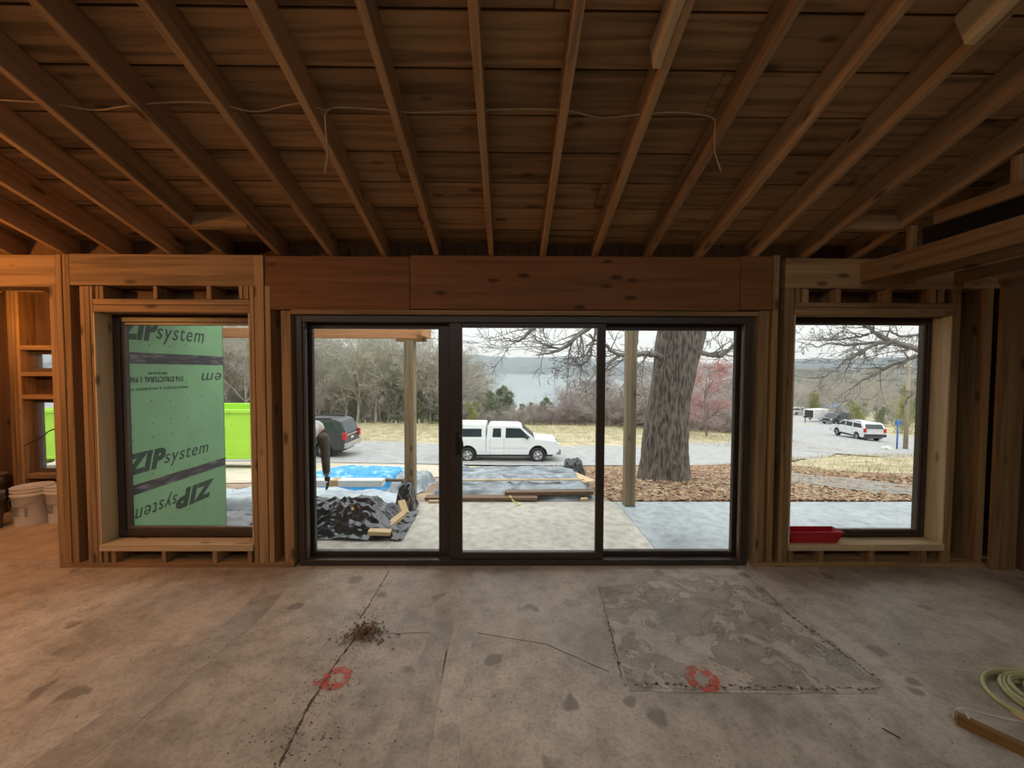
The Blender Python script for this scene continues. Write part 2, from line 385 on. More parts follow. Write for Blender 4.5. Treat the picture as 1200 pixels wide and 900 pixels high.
for k in range(-4, 19):
    Yc = y_s - (k - .5) * PW * math.cos(ANG)
    base = Vector((0, Yc, zb(Yc))) ; zz = zb(Yc) + RD / math.cos(ANG)
    cuts = [-7, rnd.uniform(-4, -1.8), rnd.uniform(-.8, 1.2), rnd.uniform(2.0, 3.4), 5]
    for a, b in zip(cuts, cuts[1:]):
        me = boxmesh(b - a - .004, PW - rnd.uniform(.007, .013), .019, .002)
        roofpiece('ceiling_plank', me, PLANK, Vector(((a + b) / 2, Yc, zz)) + NRM * (.0105 + rnd.uniform(0, .003)), ROOFROT.to_3x3())
XR0 = at(574.5, 300, 3.10).x; SPC = .4225
LEN = (3.7 - YEND) / math.cos(ANG)
rm = boxmesh(LEN, .04, RD, .003)
# beam frame: local x runs along the rafter
def rafter(x, y0=3.7, y1=YEND, wdt=.04, dep=RD, drop=0, name='rafter', mat=OLDY, me=None):
    L = (y0 - y1) / math.cos(ANG); ym = (y0 + y1) / 2
    rot = Matrix((Vector((0, -math.cos(ANG), math.sin(ANG))), Vector((-1, 0, 0)), NRM)).transposed()
    c = Vector((x, ym, zb(ym))) + NRM * (dep / 2 - drop)
    return roofpiece(name, me or boxmesh(L, wdt, dep, .003), mat, c, rot)
RXS = []
for k in range(-13, 9):
    x = XR0 + k * SPC + rnd.uniform(-.008, .008); RXS.append(x); rafter(x, me=rm)
# sistered fresh lengths and blocking
def raf_near(px, v): return min(RXS, key=lambda x: abs(x - at(px, v, 3.1).x))
xa = raf_near(700, 300); xb = raf_near(882, 300)
def planeY(u, v, off=0):
    d = ray(u, v); lo, hi = .3, 8
    for _ in range(50):
        t = (lo + hi) / 2; p = CAM + d * t
        if p.z > zb(p.y, off): hi = t
        else: lo = t
    return p.y
rafter(xa - .042, planeY(778, 82, -.012), YEND, .038, .14, .012, 'sister_board', WLX); rafter(xb - .042, planeY(1125, 54, -.01), YEND, .04, .16, .01, 'sister_board', WLX)
def block(u0, u1, v):
    d = ray((u0 + u1) / 2, v); t = 1.0
    while True:
        p = CAM + d * t
        if p.z > zb(p.y) or t > 6: break
        t += .005
    a = raf_near(*((u0), 300)) ; xs = sorted(RXS, key=lambda x: abs(x - p.x))[:2]; xs.sort()
    c = Vector(((xs[0] + xs[1]) / 2, p.y, zb(p.y))) + NRM * .05
    roofpiece('blocking', boxmesh(xs[1] - xs[0] - .04, .04, .12, .003), WX, c, ROOFROT.to_3x3())
block(240, 297, 266); block(985, 1043, 268)
for k, x in enumerate(RXS[:-1]):
    box_m = boxmesh(SPC - .042, .038, .16, .003)
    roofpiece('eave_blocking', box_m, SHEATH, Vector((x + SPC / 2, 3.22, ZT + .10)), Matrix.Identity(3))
# cable strung through the rafters
WIRE = plain('cable_sheath', (.42, .28, .14), .5, .2, 5)
rnd = random.Random(2)
def planept(u, v, off):
    d = ray(u, v); lo, hi = .3, 8
    for _ in range(50):
        t = (lo + hi) / 2; p = CAM + d * t
        if p.z > zb(p.y, off): hi = t
        else: lo = t
    return p
wp = [planept(u, v, .05) for u, v in ((-60, 112), (0, 117), (60, 121), (110, 129), (150, 124), (200, 120), (250, 121), (300, 131), (350, 121), (383, 130), (392, 126), (440, 128), (480, 132), (545, 130), (600, 128), (660, 129), (705, 138), (760, 133), (800, 132), (835, 138))]
cable = tubeobj('electrical_cable', smoothpts(wp + [wp[-1] + Vector((.012, .0, -.06)), wp[-1] + Vector((.02, .01, -.16)), wp[-1] + Vector((.05, .0, -.27))], 3), .0038, WIRE, None, 6)
tag(cable, 'pale electrical cable strung across the rafters', 'cable')
p = planept(386, 127, .05)
o = tubeobj('loose_end', smoothpts([p, p + Vector((-.02, 0, -.03)), p + Vector((-.022, .01, -.12)), p + Vector((-.012, 0, -.22)), p + Vector((-.026, 0, -.32))], 3), .005, WIRE, cable, 6)

# ---- low flat ceiling framing on the right, with the duct
lowc = empty('ceiling_dropped', (2.85, 1.2, 2.31)); tag(lowc, kind='structure')
def lc(name, x0, x1, y0, y1, z0, z1, mat): return box(name, x0, x1, y0, y1, z0, z1, mat, lowc)
for x in (2.80, 3.15, 3.56, 3.92): lc('ceiling_joist', x, x + .04, -.6, 3.07, 2.315, 2.46, WY)
lc('ledger', 2.80, 2.84, -.6, 2.55, 2.575, 2.655, WY)
lc('post', 2.80, 2.84, 2.68, 2.72, 2.46, 2.62, WZ); lc('post', 2.80, 2.84, 2.12, 2.165, 2.655, 2.80, WZ)
lc('post', 2.80, 2.84, 1.0, 1.04, 2.655, 3.15, WZ)
duct = box('air_duct', 2.85, 3.2, -.5, 2.66, 2.472, 2.585, BLACK, None, .004); tag(duct, 'black rectangular air duct lying on the low ceiling joists', 'duct')
box('duct_flange', 2.846, 2.852, -.5, 2.66, 2.466, 2.474, plain('zinc', (.5, .5, .5), .35, .1, 5, metal=.8), duct)

# ---- sliding door
door = empty('door_1', ((OD[0] + OD[1]) / 2, 3.15, 0)); tag(door, kind='structure')
def db(name, x0, x1, y0, y1, z0, z1, mat=BRONZE, par=None): 
    par = par or door
    o = link(name, boxmesh(abs(x1 - x0), abs(y1 - y0), abs(z1 - z0), .003), mat, par)
    w_ = Vector(((x0 + x1) / 2, (y0 + y1) / 2, (z0 + z1) / 2)); q = par; off = Vector((0, 0, 0))
    while q is not None: off += q.location; q = q.parent
    o.location = w_ - off; return o
YF0, YF1 = 3.095, 3.25
fx0, fx1, fz0, fz1 = X(346.5, 420, YF0), X(881.5, 420, YF0), Z(664, 600, YF0), Z(370.5, 600, YF0)
ix0, ix1 = X(354, 420, YF0), X(875, 420, YF0); iz0, iz1 = Z(656.5, 600, YF0), Z(378, 600, YF0)
db('frame_jamb', fx0, ix0, YF0, YF1, fz0, fz1); db('frame_jamb', ix1, fx1, YF0, YF1, fz0, fz1)
db('frame_head', ix0, ix1, YF0, YF1, iz1, fz1); db('frame_sill', ix0, ix1, YF0, YF1, fz0, iz0)
db('jamb_stop', ix0, ix0 + .018, YF0 + .012, YF0 + .05, iz0, iz1, BRONZE2); db('jamb_stop', ix1 - .018, ix1, YF0 + .012, YF0 + .05, iz0, iz1, BRONZE2)
def panel(g0, g1, gt, gb, sl, sr, yc, th=.04):
    """glass pixel bounds and stile pixel outer bounds at depth yc"""
    y0, y1 = yc - th / 2, yc + th / 2
    gx0, gx1 = X(g0, 510, y0), X(g1, 510, y0); sx0, sx1 = X(sl, 510, y0), X(sr, 510, y0)
    gz0, gz1 = Z(gb, 600, y0), Z(gt, 600, y0)
    e = empty('sliding_panel', ((sx0 + sx1) / 2 - door.location.x, yc - door.location.y, iz0)); e.parent = door
    db('stile', sx0, gx0, y0, y1, iz0, iz1, BRONZE, e); db('stile', gx1, sx1, y0, y1, iz0, iz1, BRONZE, e)
    db('top_rail', gx0, gx1, y0, y1, gz1, iz1, BRONZE, e); db('bottom_rail', gx0, gx1, y0, y1, iz0, gz0, BRONZE, e)
    db('glazing_bead', gx0 - .006, gx1 + .006, y0 - .004, y0 + .004, gz0 - .01, gz0, BRONZE2, e)
    db('glass_pane', gx0 - .01, gx1 + .01, yc - .003, yc + .003, gz0 - .01, gz1 + .01, GLASS, e)
    return e, gx0
panel(367.3, 514, 386, 645.5, 357, 528.5, 3.20)
pc, gx = panel(541.5, 699, 384, 647, 527, 708.7, 3.135)
panel(708, 860, 386.5, 645.5, 700, 870.5, 3.20)
hx = X(540, 520, 3.115); hz = Z(520, 540, 3.1)
o = link('handle', bpy.data.meshes.new('h'), BLACK, pc)
V, Fc = [], []; tube(V, Fc, smoothpts([(hx - .03, 3.115, hz + .075), (hx - .01, 3.075, hz + .07), (hx + .015, 3.06, hz + .03), (hx + .02, 3.058, hz - .02), (hx + .0, 3.07, hz - .065), (hx - .03, 3.115, hz - .075)], 4), .008, 8)
o.data.from_pydata([v - door.location - pc.location for v in V], [], Fc); o.data.shade_smooth(); o.data.materials.append(BLACK)
db('latch_plate', hx - .045, hx - .015, 3.105, 3.116, hz - .09, hz + .09, BLACK, pc)
# shims under the sill
rnd = random.Random(8)
for u in (452, 521, 531, 566, 617, 652, 705, 768, 812, 852):
    x = X(u, 664, 3.10); box('shim', x - .018, x + .018, 3.09, 3.2, 0, fz0 - .0005, WLX, door)

# ---- the two picture windows
def window(name, ox, oz, fw):
    e = empty(name, ((ox[0] + ox[1]) / 2, 3.23, oz[0])); tag(e, kind='structure')
    y0, y1 = 3.203, 3.285
    a, b, c, d = ox[0] + .014, ox[1] - .014, oz[0] + .004, oz[1] - .004
    for nm, q in (('frame_jamb', (a, a + fw, c, d)), ('frame_jamb', (b - fw, b, c, d)), ('frame_head', (a + fw, b - fw, d - fw, d)), ('frame_sill', (a + fw, b - fw, c, c + fw))):
        box(nm, q[0], q[1], y0, y1, q[2], q[3], BRONZE, e)
    g = .022
    for nm, q in (('glazing_bead', (a + fw, a + fw + g, c + fw, d - fw)), ('glazing_bead', (b - fw - g, b - fw, c + fw, d - fw)), ('glazing_bead', (a + fw + g, b - fw - g, d - fw - g, d - fw)), ('glazing_bead', (a + fw + g, b - fw - g, c + fw, c + fw + g))):
        box(nm, q[0], q[1], y0 + .014, y0 + .05, q[2], q[3], BRONZE2, e)
    box('glass_pane', a + fw + .004, b - fw - .004, 3.244, 3.25, c + fw + .004, d - fw - .004, GLASS, e, 0)
window('window_1', OW1, ZW1, .058); window('window_2', OW2, ZW2, .034)

# ================================================================== LEFT ROOM (seen through the wide opening)
ZX = -3.31
def edgeY(u): d = ray(u, 480); return CAM.y + d.y * (ZX / d.x)
ZY1 = edgeY(262.5)
YB = ZY1 - .19                    # inner face of its far wall
flr = box('floor_left_room', XL, -3.45, 3.215, YB + .1, -.12, .002, plain('dusty_subfloor', (.62, .47, .34), .75, .25, 5, .1), None, 0); tag(flr, kind='structure')
clr = box('ceiling_left_room', XL - .2, -3.3, 3.24, YB + .3, 2.62, 2.66, SHEATH, None, 0); tag(clr, kind='structure')
V, Fc = [], []
wx0, wx1 = at(26, 480, YB).x, at(26, 480, YB).x + .42
wz = [at(40, v, YB).z for v in (556, 468, 436, 410)]
for q in ((XL, wx0, 0, 2.7), (wx1, -3.33, 0, 2.7), (wx0, wx1, 0, wz[0]), (wx0, wx1, wz[1], wz[2]), (wx0, wx1, wz[3], 2.7)): addbox(V, Fc, q[0], q[1], YB + .15, YB + .18, q[2], q[3])
wfar = mesh('wall_left_room', V, Fc, SHEATH); tag(wfar, kind='structure')
def fb(name, x0, x1, z0, z1, mat=WZ, y0=YB, y1=YB + .15): return box(name, x0, x1, y0, y1, z0, z1, mat, wfar)
for dx in (-.04, -.085, -.13, -.50, -.91, -1.32): fb('stud', wx0 + dx, wx0 + dx + .038, .04, 2.6)
for dx in (.0, .04, .41): fb('stud', wx1 + dx, wx1 + dx + .038, .04, 2.6)
fb('bottom_plate', XL, -3.5, 0, .038, WX); 
for z0, z1 in ((wz[0] - .05, wz[0]), (wz[1], wz[1] + .05), (wz[2] - .045, wz[2]), (wz[3], wz[3] + .05), (2.45, 2.6)): fb('window_header', wx0 - .002, wx1 + .002, z0, z1, WX)
def smallwin(name, z0, z1):
    e = empty(name, ((wx0 + wx1) / 2, YB + .12, z0)); tag(e, kind='structure')
    f = .045
    for nm, q in (('frame_jamb', (wx0, wx0 + f, z0, z1)), ('frame_jamb', (wx1 - f, wx1, z0, z1)), ('frame_head', (wx0 + f, wx1 - f, z1 - f, z1)), ('frame_sill', (wx0 + f, wx1 - f, z0, z0 + f))): box(nm, q[0], q[1], YB + .1, YB + .17, q[2], q[3], BRONZE2, e)
    box('glass_pane', wx0 + f, wx1 - f, YB + .13, YB + .136, z0 + f, z1 - f, GLASS, e, 0)
smallwin('window_3', wz[0], wz[1]); smallwin('window_4', wz[2], wz[3])
# sheathed outside wall of that room, green panels with black seam tape
ZIPG = plain('green_sheathing', (.22, .41, .205), .55, .12, 3)
INK = plain('green_black_print', (.035, .06, .045), .6, .2, 8)
TAPE = plain('seam_tape', (.035, .032, .036), .35, .3, 12, .3, c2=(.22, .19, .2), lo=.25, hi=.5, sc3=(20, 5, 30))
t1, t0 = CAM.z + (ray(262, 423) * (ZX / ray(262, 423).x)).z, CAM.z + (ray(262, 541) * (ZX / ray(262, 541).x)).z
zw = box('wall_sheathed', ZX - .012, ZX, BY + .026, ZY1, -.29, t0 - .002, ZIPG, None, 0); tag(zw, kind='structure')
box('sheathing_panel', ZX - .012, ZX, BY + .026, ZY1, t0 + .002, t1 - .002, ZIPG, zw, 0); box('sheathing_panel', ZX - .012, ZX, BY + .026, ZY1, t1 + .002, 2.9, ZIPG, zw, 0)
box('seam_tape', ZX, ZX + .0015, BY + .03, ZY1 + .002, t0 - .045, t0 + .045, TAPE, zw, 0); box('seam_tape', ZX, ZX + .0015, BY + .03, ZY1 + .002, t1 - .05, t1 + .05, TAPE, zw, 0)
box('corner_tape', ZX - .03, ZX + .002, ZY1, ZY1 + .002, -.29, 2.9, TAPE, zw, 0)
box('wall_core', ZX - .14, ZX - .0125, 3.25, ZY1, -.29, 2.9, SHEATH, zw, 0)
UPR = Matrix(((0, 0, 1), (1, 0, 0), (0, 1, 0)))     # text x -> world Y, text y -> world Z, normal -> +X
def ztext(body, size, y, z, flip=False, bold=0, shear=.25, sx=1):
    o = textmesh('printed_lettering', body, size, shear, bold, INK, zw)
    rot = UPR.to_4x4()
    if flip: rot = rot @ Matrix.Rotation(math.pi, 4, 'Z')
    o.matrix_local = Matrix.Translation(Vector((ZX + .0012, y, z)) - zw.location) @ rot @ Matrix.Diagonal((sx, 1, 1, 1)); return o
def zy(u): return edgeY(u)
def logo(uz, us, ue, zbase, cap, flip=False):
    s = cap / .70
    if not flip:
        a = ztext('ZIP', s, 0, zbase, bold=.014); fit(a, zy(uz), zy(us)); b = ztext('system', s * .80, 0, zbase + .015); fit(b, zy(us) - .02, zy(ue))
    else:
        a = ztext('ZIP', s, 0, zbase, True, bold=.014); fit(a, zy(uz), zy(us), True); b = ztext('system', s * .80, 0, zbase - .015, True); fit(b, zy(ue), zy(uz) + .02, True)
def fit(o, y0, y1, flip=False):
    xs = [v.co.x for v in o.data.vertices]; a, b = min(xs), max(xs); k = (y1 - y0) / (b - a)
    for v in o.data.vertices: v.co.x = (v.co.x - a) * k
    o.location.y = (y1 if flip else y0) - zw.location.y
zl = lambda u, v: CAM.z + (ray(u, v) * (ZX / ray(u, v).x)).z
logo(139, 188, 241, zl(186, 400) + .01, .19); logo(141, 193, 243, zl(195, 545) + .005, .165)
logo(203, 249, 149, zl(249, 562) + .0, .165, True)
o = ztext('em', .17, 0, zl(258, 437), True); fit(o, zy(237), zy(260), True)
o = ztext('7/16 STRUCTURAL 1 PANEL', .07, 0, zl(215, 441), True, shear=0, bold=.002); fit(o, zy(143), zy(216), True)
o = ztext('WIND-RESISTIVE & AIR BARRIER PANEL', .035, 0, zl(220, 452), True, shear=0); fit(o, zy(143), zy(221), True)
o = ztext('SIZED FOR SPACING', .03, 0, zl(195, 436), True, shear=0); fit(o, zy(175), zy(197), True)
NV, NF = [], []; rnd = random.Random(4)
for k in range(7):
    for z in (-.1, .15, .62, .95, 1.12, 1.3, 1.45, 1.85):
        y = BY + .14 + k * .2 + rnd.uniform(-.02, .02); z2 = z + rnd.uniform(-.03, .03); i = len(NV)
        NV += [(ZX + .0013, y + .007 * math.cos(q * 1.047), z2 + .007 * math.sin(q * 1.047)) for q in range(6)]; NF.append(tuple(range(i, i + 6)))
o = mesh('nail_heads', NV, NF, INK, zw); o.location = -zw.location; tag(o, kind='stuff')

# ================================================================== THINGS INSIDE
PAINT = None
def paint_mat(name, c, alpha_scale, thr):
    m, n, b = nodes(name); b.inputs['Base Color'].default_value = (*c, 1); b.inputs['Roughness'].default_value = .7
    nz = NN(n, 'ShaderNodeTexNoise', Scale=alpha_scale, Detail=4.0); n.links.new(objco(n, (1, 1, 1)), nz.inputs[0])
    n.links.new(ramp(n, nz.outputs[0], [(thr - .1, (0, 0, 0)), (thr + .1, (.7, .7, .7))]), b.inputs['Alpha']); return m
PAINT = paint_mat('red_spray_paint', (.78, .10, .06), 34, .47)
def ring(u, v, ru, label, smear):
    p = onz(u, v); r = abs(onz(u + ru, v).x - p.x); V, Fc = [], []; rnd = random.Random(u); n = 40
    for j in range(n):
        t = 2 * math.pi * j / n; k = rnd.uniform(.92, 1.05)
        for q in (.42, 1.0): V.append((r * q * k * math.cos(t), r * 1.05 * q * k * math.sin(t), 0))
    for j in range(n): a, b = 2 * j, 2 * ((j + 1) % n); Fc.append((a, a + 1, b + 1, b))
    o = mesh('spray_paint_mark', V, Fc, PAINT); o.location = (p.x, p.y, .0032); tag(o, label, 'paint mark'); 
    if smear:
        V = []; n = 14
        for j in range(n): t = 2 * math.pi * j / n; k = rnd.uniform(.6, 1.1); V.append((-r * 1.15 + .35 * r * k * math.cos(t), -.35 * r + .42 * r * k * math.sin(t), .0004))
        mesh('paint_splash', V, [tuple(range(n))], PAINT, o)
ring(395, 795, 17, 'red spray painted ring on the long floor crack near the dirt pile', True)
ring(822, 795.5, 19, 'red spray painted ring on the flaking rectangular floor patch', False)
# heap of dead leaves and dirt on the floor crack
LEAF = plain('dead_leaf', (.30, .18, .09), .8, .5, 40, c2=(.12, .07, .04))
def leafpile(name, c, rx, ry, n, size, seed, hgt, mat):
    rnd = random.Random(seed); V, Fc = [], []
    for k in range(n):
        a = rnd.uniform(0, 6.283); q = min(1.6, abs(rnd.gauss(0, .55))) * (.8 + .35 * math.sin(a * 3 + seed)); x, y = c.x + rx * q * math.cos(a), c.y + ry * q * math.sin(a)
        z = c.z + .003 + hgt * max(.0, 1 - q) * rnd.random(); s = size * rnd.uniform(.4, 1.3); t = rnd.uniform(0, 6.283)
        dx, dy = Vector((math.cos(t), math.sin(t), rnd.uniform(-.3, .5))), Vector((-math.sin(t), math.cos(t), rnd.uniform(-.3, .5)))
        i = len(V); p = Vector((x, y, z)); V += [p - dx * s, p + dy * s * .4 + Vector((0, 0, s * .15)), p + dx * s, p - dy * s * .4 + Vector((0, 0, s * .2))]; Fc += [(i, i + 1, i + 2), (i, i + 2, i + 3)]
    return mesh(name, V, Fc, mat)
o = leafpile('leaf_debris', onz(427, 742), .17, .12, 520, .014, 3, .03, LEAF); tag(o, 'heap of dead leaves and dirt on the long floor crack', 'debris', kind='stuff')
V, Fc = [], []; rnd = random.Random(21)
for k in range(520):
    t = rnd.random() ** .8; u, v = 440 - 112 * t + rnd.gauss(0, 18 + 20 * t), 700 + 200 * t + rnd.gauss(0, 5)
    if rnd.random() < .25: u, v = rnd.uniform(60, 1150), rnd.uniform(672, 895)
    p = onz(u, max(v, 672)); s = rnd.uniform(.0012, .005); i = len(V)
    for q in range(4): V.append((p.x + s * rnd.uniform(.5, 1.6) * math.cos(q * 1.57), p.y + s * math.sin(q * 1.57), .0035))
    V.append((p.x, p.y, .0035 + s * .7)); Fc += [(i + q, i + (q + 1) % 4, i + 4) for q in range(4)]
o = mesh('floor_grit', V, Fc, CRACK); tag(o, 'dark crumbs of dirt strewn along the concrete floor', 'grit', kind='stuff')
# hose coil, board and cord at the right
HOSE = plain('yellow_green_hose', (.50, .49, .22), .4, .25, 4)
hp = onz(1236, 828); V, Fc = [], []; rnd = random.Random(6); pts = []
for k in range(150):
    t = k / 150 * 6 * 2 * math.pi; lp = int(k / 25); r = (.245, .21, .165, .19, .14, .17)[lp] + .012 * math.sin(t * .37)
    pts.append(Vector((hp.x + r * .95 * math.cos(t) + (.0, .03, -.01, .04, .05, .02)[lp], hp.y + r * .8 * math.sin(t), .014 + .006 * lp + .006 * math.sin(t * 1.7))))
hose = tubeobj('air_hose', pts, .0115, HOSE, None, 10); tag(hose, 'coil of yellow-green hose lying on the concrete floor', 'hose')
BRN = wood('dark_board', (.26, .135, .045), 'x', .7)
a, b = onz(1121, 847), onz(1226, 897); d = (b - a); brd = link('board', boxmesh(d.length, .035, .045, .003), BRN)
brd.location = (a + b) / 2 + Vector((0, 0, .0225)); brd.rotation_euler = (0, 0, math.atan2(d.y, d.x)); tag(brd, 'dark brown wooden stick with white cord tied to its end', 'board')
CORD = plain('white_cord', (.66, .62, .52), .7, .2, 20)
c0 = a + Vector((.022, -.004, .047)); cp = [c0 + Vector((-.012, .022, -.05)), c0 + Vector((-.012, .02, .0)), c0 + Vector((.01, .0, .006)), c0 + Vector((.0, -.022, .0)), c0 + Vector((.01, -.024, -.045)), c0 + Vector((.0, .026, -.03)), c0 + Vector((.015, .022, .006)), c0 + Vector((.1, .015, -.012)), c0 + Vector((.22, .0, -.03)), c0 + Vector((.4, -.03, -.045))]
o = tubeobj('cord', smoothpts(cp, 4), .0042, CORD, brd, 6); o.matrix_parent_inverse = (Matrix.Translation(brd.location) @ Matrix.Rotation(math.atan2(d.y, d.x), 4, 'Z')).inverted()
a = onz(1187, 836); b = onz(1232, 862); d = b - a
st = link('board', boxmesh(d.length, .03, .012, .002), WLX); st.location = (a + b) / 2 + Vector((0, 0, .006)); st.rotation_euler = (0, 0, math.atan2(d.y, d.x)); tag(st, 'thin pale lath lying beside the hose coil', 'board')
a = onz(1034, 854); b = onz(1056, 866); d = b - a
st = link('nail', boxmesh(d.length, .004, .004, .001), BLACK); st.location = (a + b) / 2 + Vector((0, 0, .003)); st.rotation_euler = (0, 0, math.atan2(d.y, d.x)); tag(st, 'single dark nail lying loose on the concrete floor', 'nail')
# red pan on the right-hand sill, stick on the left-hand one
RED = plain('red_plastic', (.50, .012, .022), .35, .15, 3)
zsl = ZW2[0]; x1 = at(985, 625, 3.11).x; x0 = OW2[0] + .016
def pan():
    b0, b1, t0_, t1_ = x0 + .03, x1 - .045, x0, x1
    outer = [(b0, -.048, 0), (b1, -.048, 0), (b1, .048, 0), (b0, .048, 0), (t0_, -.06, .092), (t1_, -.06, .092), (t1_, .06, .092), (t0_, .06, .092)]
    inner = [(b0 + .004, -.044, .004), (b1 - .004, -.044, .004), (b1 - .004, .044, .004), (b0 + .004, .044, .004), (t0_ + .004, -.055, .092), (t1_ - .004, -.055, .092), (t1_ - .004, .055, .092), (t0_ + .004, .055, .092)]
    V = [(x - x1, y, z) for x, y, z in outer + inner]
    Fc = [(3, 2, 1, 0)] + [(k, (k + 1) % 4, (k + 1) % 4 + 4, k + 4) for k in range(4)] + [(8, 9, 10, 11)] + [(8 + (k + 1) % 4, 8 + k, 12 + k, 12 + (k + 1) % 4) for k in range(4)] + [(4 + k, 4 + (k + 1) % 4, 12 + (k + 1) % 4, 12 + k) for k in range(4)]
    o = mesh('mixing_pan', V, Fc, RED); o.location = (x1, 3.137, zsl + .0005); tag(o, 'red plastic mixing pan on the window sill', 'pan')
    V, Fc = [], []; tube(V, Fc, [(t0_ - x1, -.06, .092), (0, -.06, .092), (0, .06, .092), (t0_ - x1, .06, .092), (t0_ - x1, -.06, .092)], .004, 6); mesh('rim', V, Fc, RED, o)
    r = link('fold_line', boxmesh(x1 - x0 - .06, .003, .004, 0), RED, o); r.location = ((x0 - x1) / 2, -.0555, .05)
pan()
zs1 = ZW1[0]; pa, pb = at(281, 636, 3.09), at(300, 631, 3.15)
st = link('wood_stick', boxmesh(.16, .016, .012, .002), WLX); st.location = (pa.x + .065, 3.105, zs1 + .0065); st.rotation_euler = (0, 0, .3); tag(st, 'short pale stick lying on the left window sill', 'stick')
# buckets in the left room
WHT = plain('white_plastic', (.72, .67, .58), .4, .12, 3); GRY = plain('grey_plastic', (.17, .155, .155), .4, .15, 3); LBL = plain('faded_print', (.36, .34, .33), .6, .5, 30)
STEEL = plain('steel_wire', (.25, .25, .26), .35, .1, 3, metal=.8)
def bucket(u, v, r, h, mat, label, lid=False, hang=.35, rz=0):
    p = onz(u, v); e = empty('bucket', (p.x, p.y, .002), rz)
    prof = [(0, .0), (r * .86, 0), (r * .87, .004), (r * .965, h * .78), (r * 1.03, h * .79), (r * 1.03, h * .83), (r * .97, h * .84), (r * .98, h * .9), (r * 1.03, h * .905), (r * 1.03, h * .925), (r * .985, h * .93), (r * 1.0, h * .985), (r * 1.04, h * .985), (r * 1.04, h)]
    if lid: prof += [(r * 1.0, h * 1.01), (r * .93, h * .985), (0, h * .985)]
    else: prof += [(r * .96, h), (r * .93, h * .8), (r * .83, .01), (0, .01)]
    lathe('body', prof, mat, e)
    V, Fc = [], []; hz = h * .87
    tube(V, Fc, [(r * 1.05 * math.cos(t), -r * 1.05 * math.sin(t) * .995 - .004, hz - hang * h * math.sin(t)) for t in [math.pi * q / 24 for q in range(25)]], .003, 6)
    mesh('handle', V, Fc, STEEL, e, True)
    for sx in (-1, 1): o = link('handle_lug', boxmesh(.02, .035, .04, .004), mat, e); o.location = (sx * r * 1.035, 0, hz)
    V, Fc = [], []
    for (t0_, t1_, z0, z1) in ((-.5, .15, .28, .52), (.45, .6, .25, .5), (-.9, -.62, .2, .45)):
        for q in range(5):
            for zz in (z0, z1): t = t0_ + (t1_ - t0_) * q / 4 - 1.57; k = r * (.868 + .12 * zz) + .0025; V.append((k * math.cos(t), k * math.sin(t), zz * h))
        i = len(V) - 10; Fc += [(i + 2 * q, i + 2 * q + 2, i + 2 * q + 3, i + 2 * q + 1) for q in range(4)]
    if mat is WHT: mesh('printed_label', V, Fc, LBL, e)
    tag(e, label, 'bucket'); return e
bucket(40, 612, .15, .385, WHT, 'white plastic bucket with wire handle and grey printed label', lid=True)
bucket(77, 609, .135, .385, WHT, 'white lidded bucket standing half behind the post', lid=True)
bucket(-22, 622, .15, .36, GRY, 'dark grey open bucket with wire handle beside the white bucket', hang=.1)
bucket(-14, 604, .145, .44, GRY, 'taller dark grey bucket standing behind the other grey one', lid=True, hang=.1)
o = tubeobj('electrical_cable', smoothpts([(wx0 + .01, YB + .0, at(35, 522, YB).z), at(48, 513, 4.0), at(60, 504, 3.7), (XO + .03, BY + .004, at(66, 498, BY).z)], 3), .006, BLACK, None, 6); tag(o, 'thin black cable hanging across the small tall window', 'cable')

# ================================================================== OUTSIDE, NEAR
patio = box('patio', ZX + .0, 14, BY + .03, 5.45, -.45, -.287, PATIO, None, 0); tag(patio, kind='structure')
for a, b, m in ((ZX, -1.255, PATIO), (-1.245, 1.55, PATIO), (1.556, 5.6, PATIO2), (5.608, 14, PATIO2)):
    box('patio_slab', a, b, BY + .03, 5.45, -.286, -.28, m, patio, .002)
sk = box('sill_skirt', ZX, XR, BY + .027, BY + .05, -.4, -.02, PATIO, patio, 0)
def post(u, v, label, top):
    p = onz(u, v, -.28); e = empty('porch_post', (p.x, p.y + .07, -.28)); o = link('shaft', boxmesh(.14, .14, top + .28, .008), TREAT, e); o.location = (0, 0, (top + .28) / 2 + .012)
    o = link('base_plate', boxmesh(.15, .15, .012, .001), plain('galvanised', (.16, .28, .22), .5, .2, 8, metal=.3), e); o.location = (0, 0, .006); tag(e, label, 'post'); return p
zbm = at(440, 397, 5.4).z
pl = post(480, 593, 'weathered square timber post carrying the orange porch beam', zbm - .045)
pr = post(738.5, 594, 'square timber post standing alone in front of the big trunk', 3.4)
bx1 = at(497, 390, 5.4).x
bm_ = empty('porch_beam', (pl.x, pl.y + .07, zbm)); tag(bm_, 'fresh orange timber beam running along the porch', 'beam')
o = link('beam_length', boxmesh(9, .09, .135, .004), NEWB, bm_); o.location = (bx1 - 4.5 - pl.x, 0, .068)
o = link('cross_beam', boxmesh(.09, .6, .135, .004), NEWB, bm_); o.location = (bx1 + .046 - pl.x, -.2, .07)
o = link('cap_block', boxmesh(.40, .14, .042, .004), WX, bm_); o.location = (.02, 0, -.021)
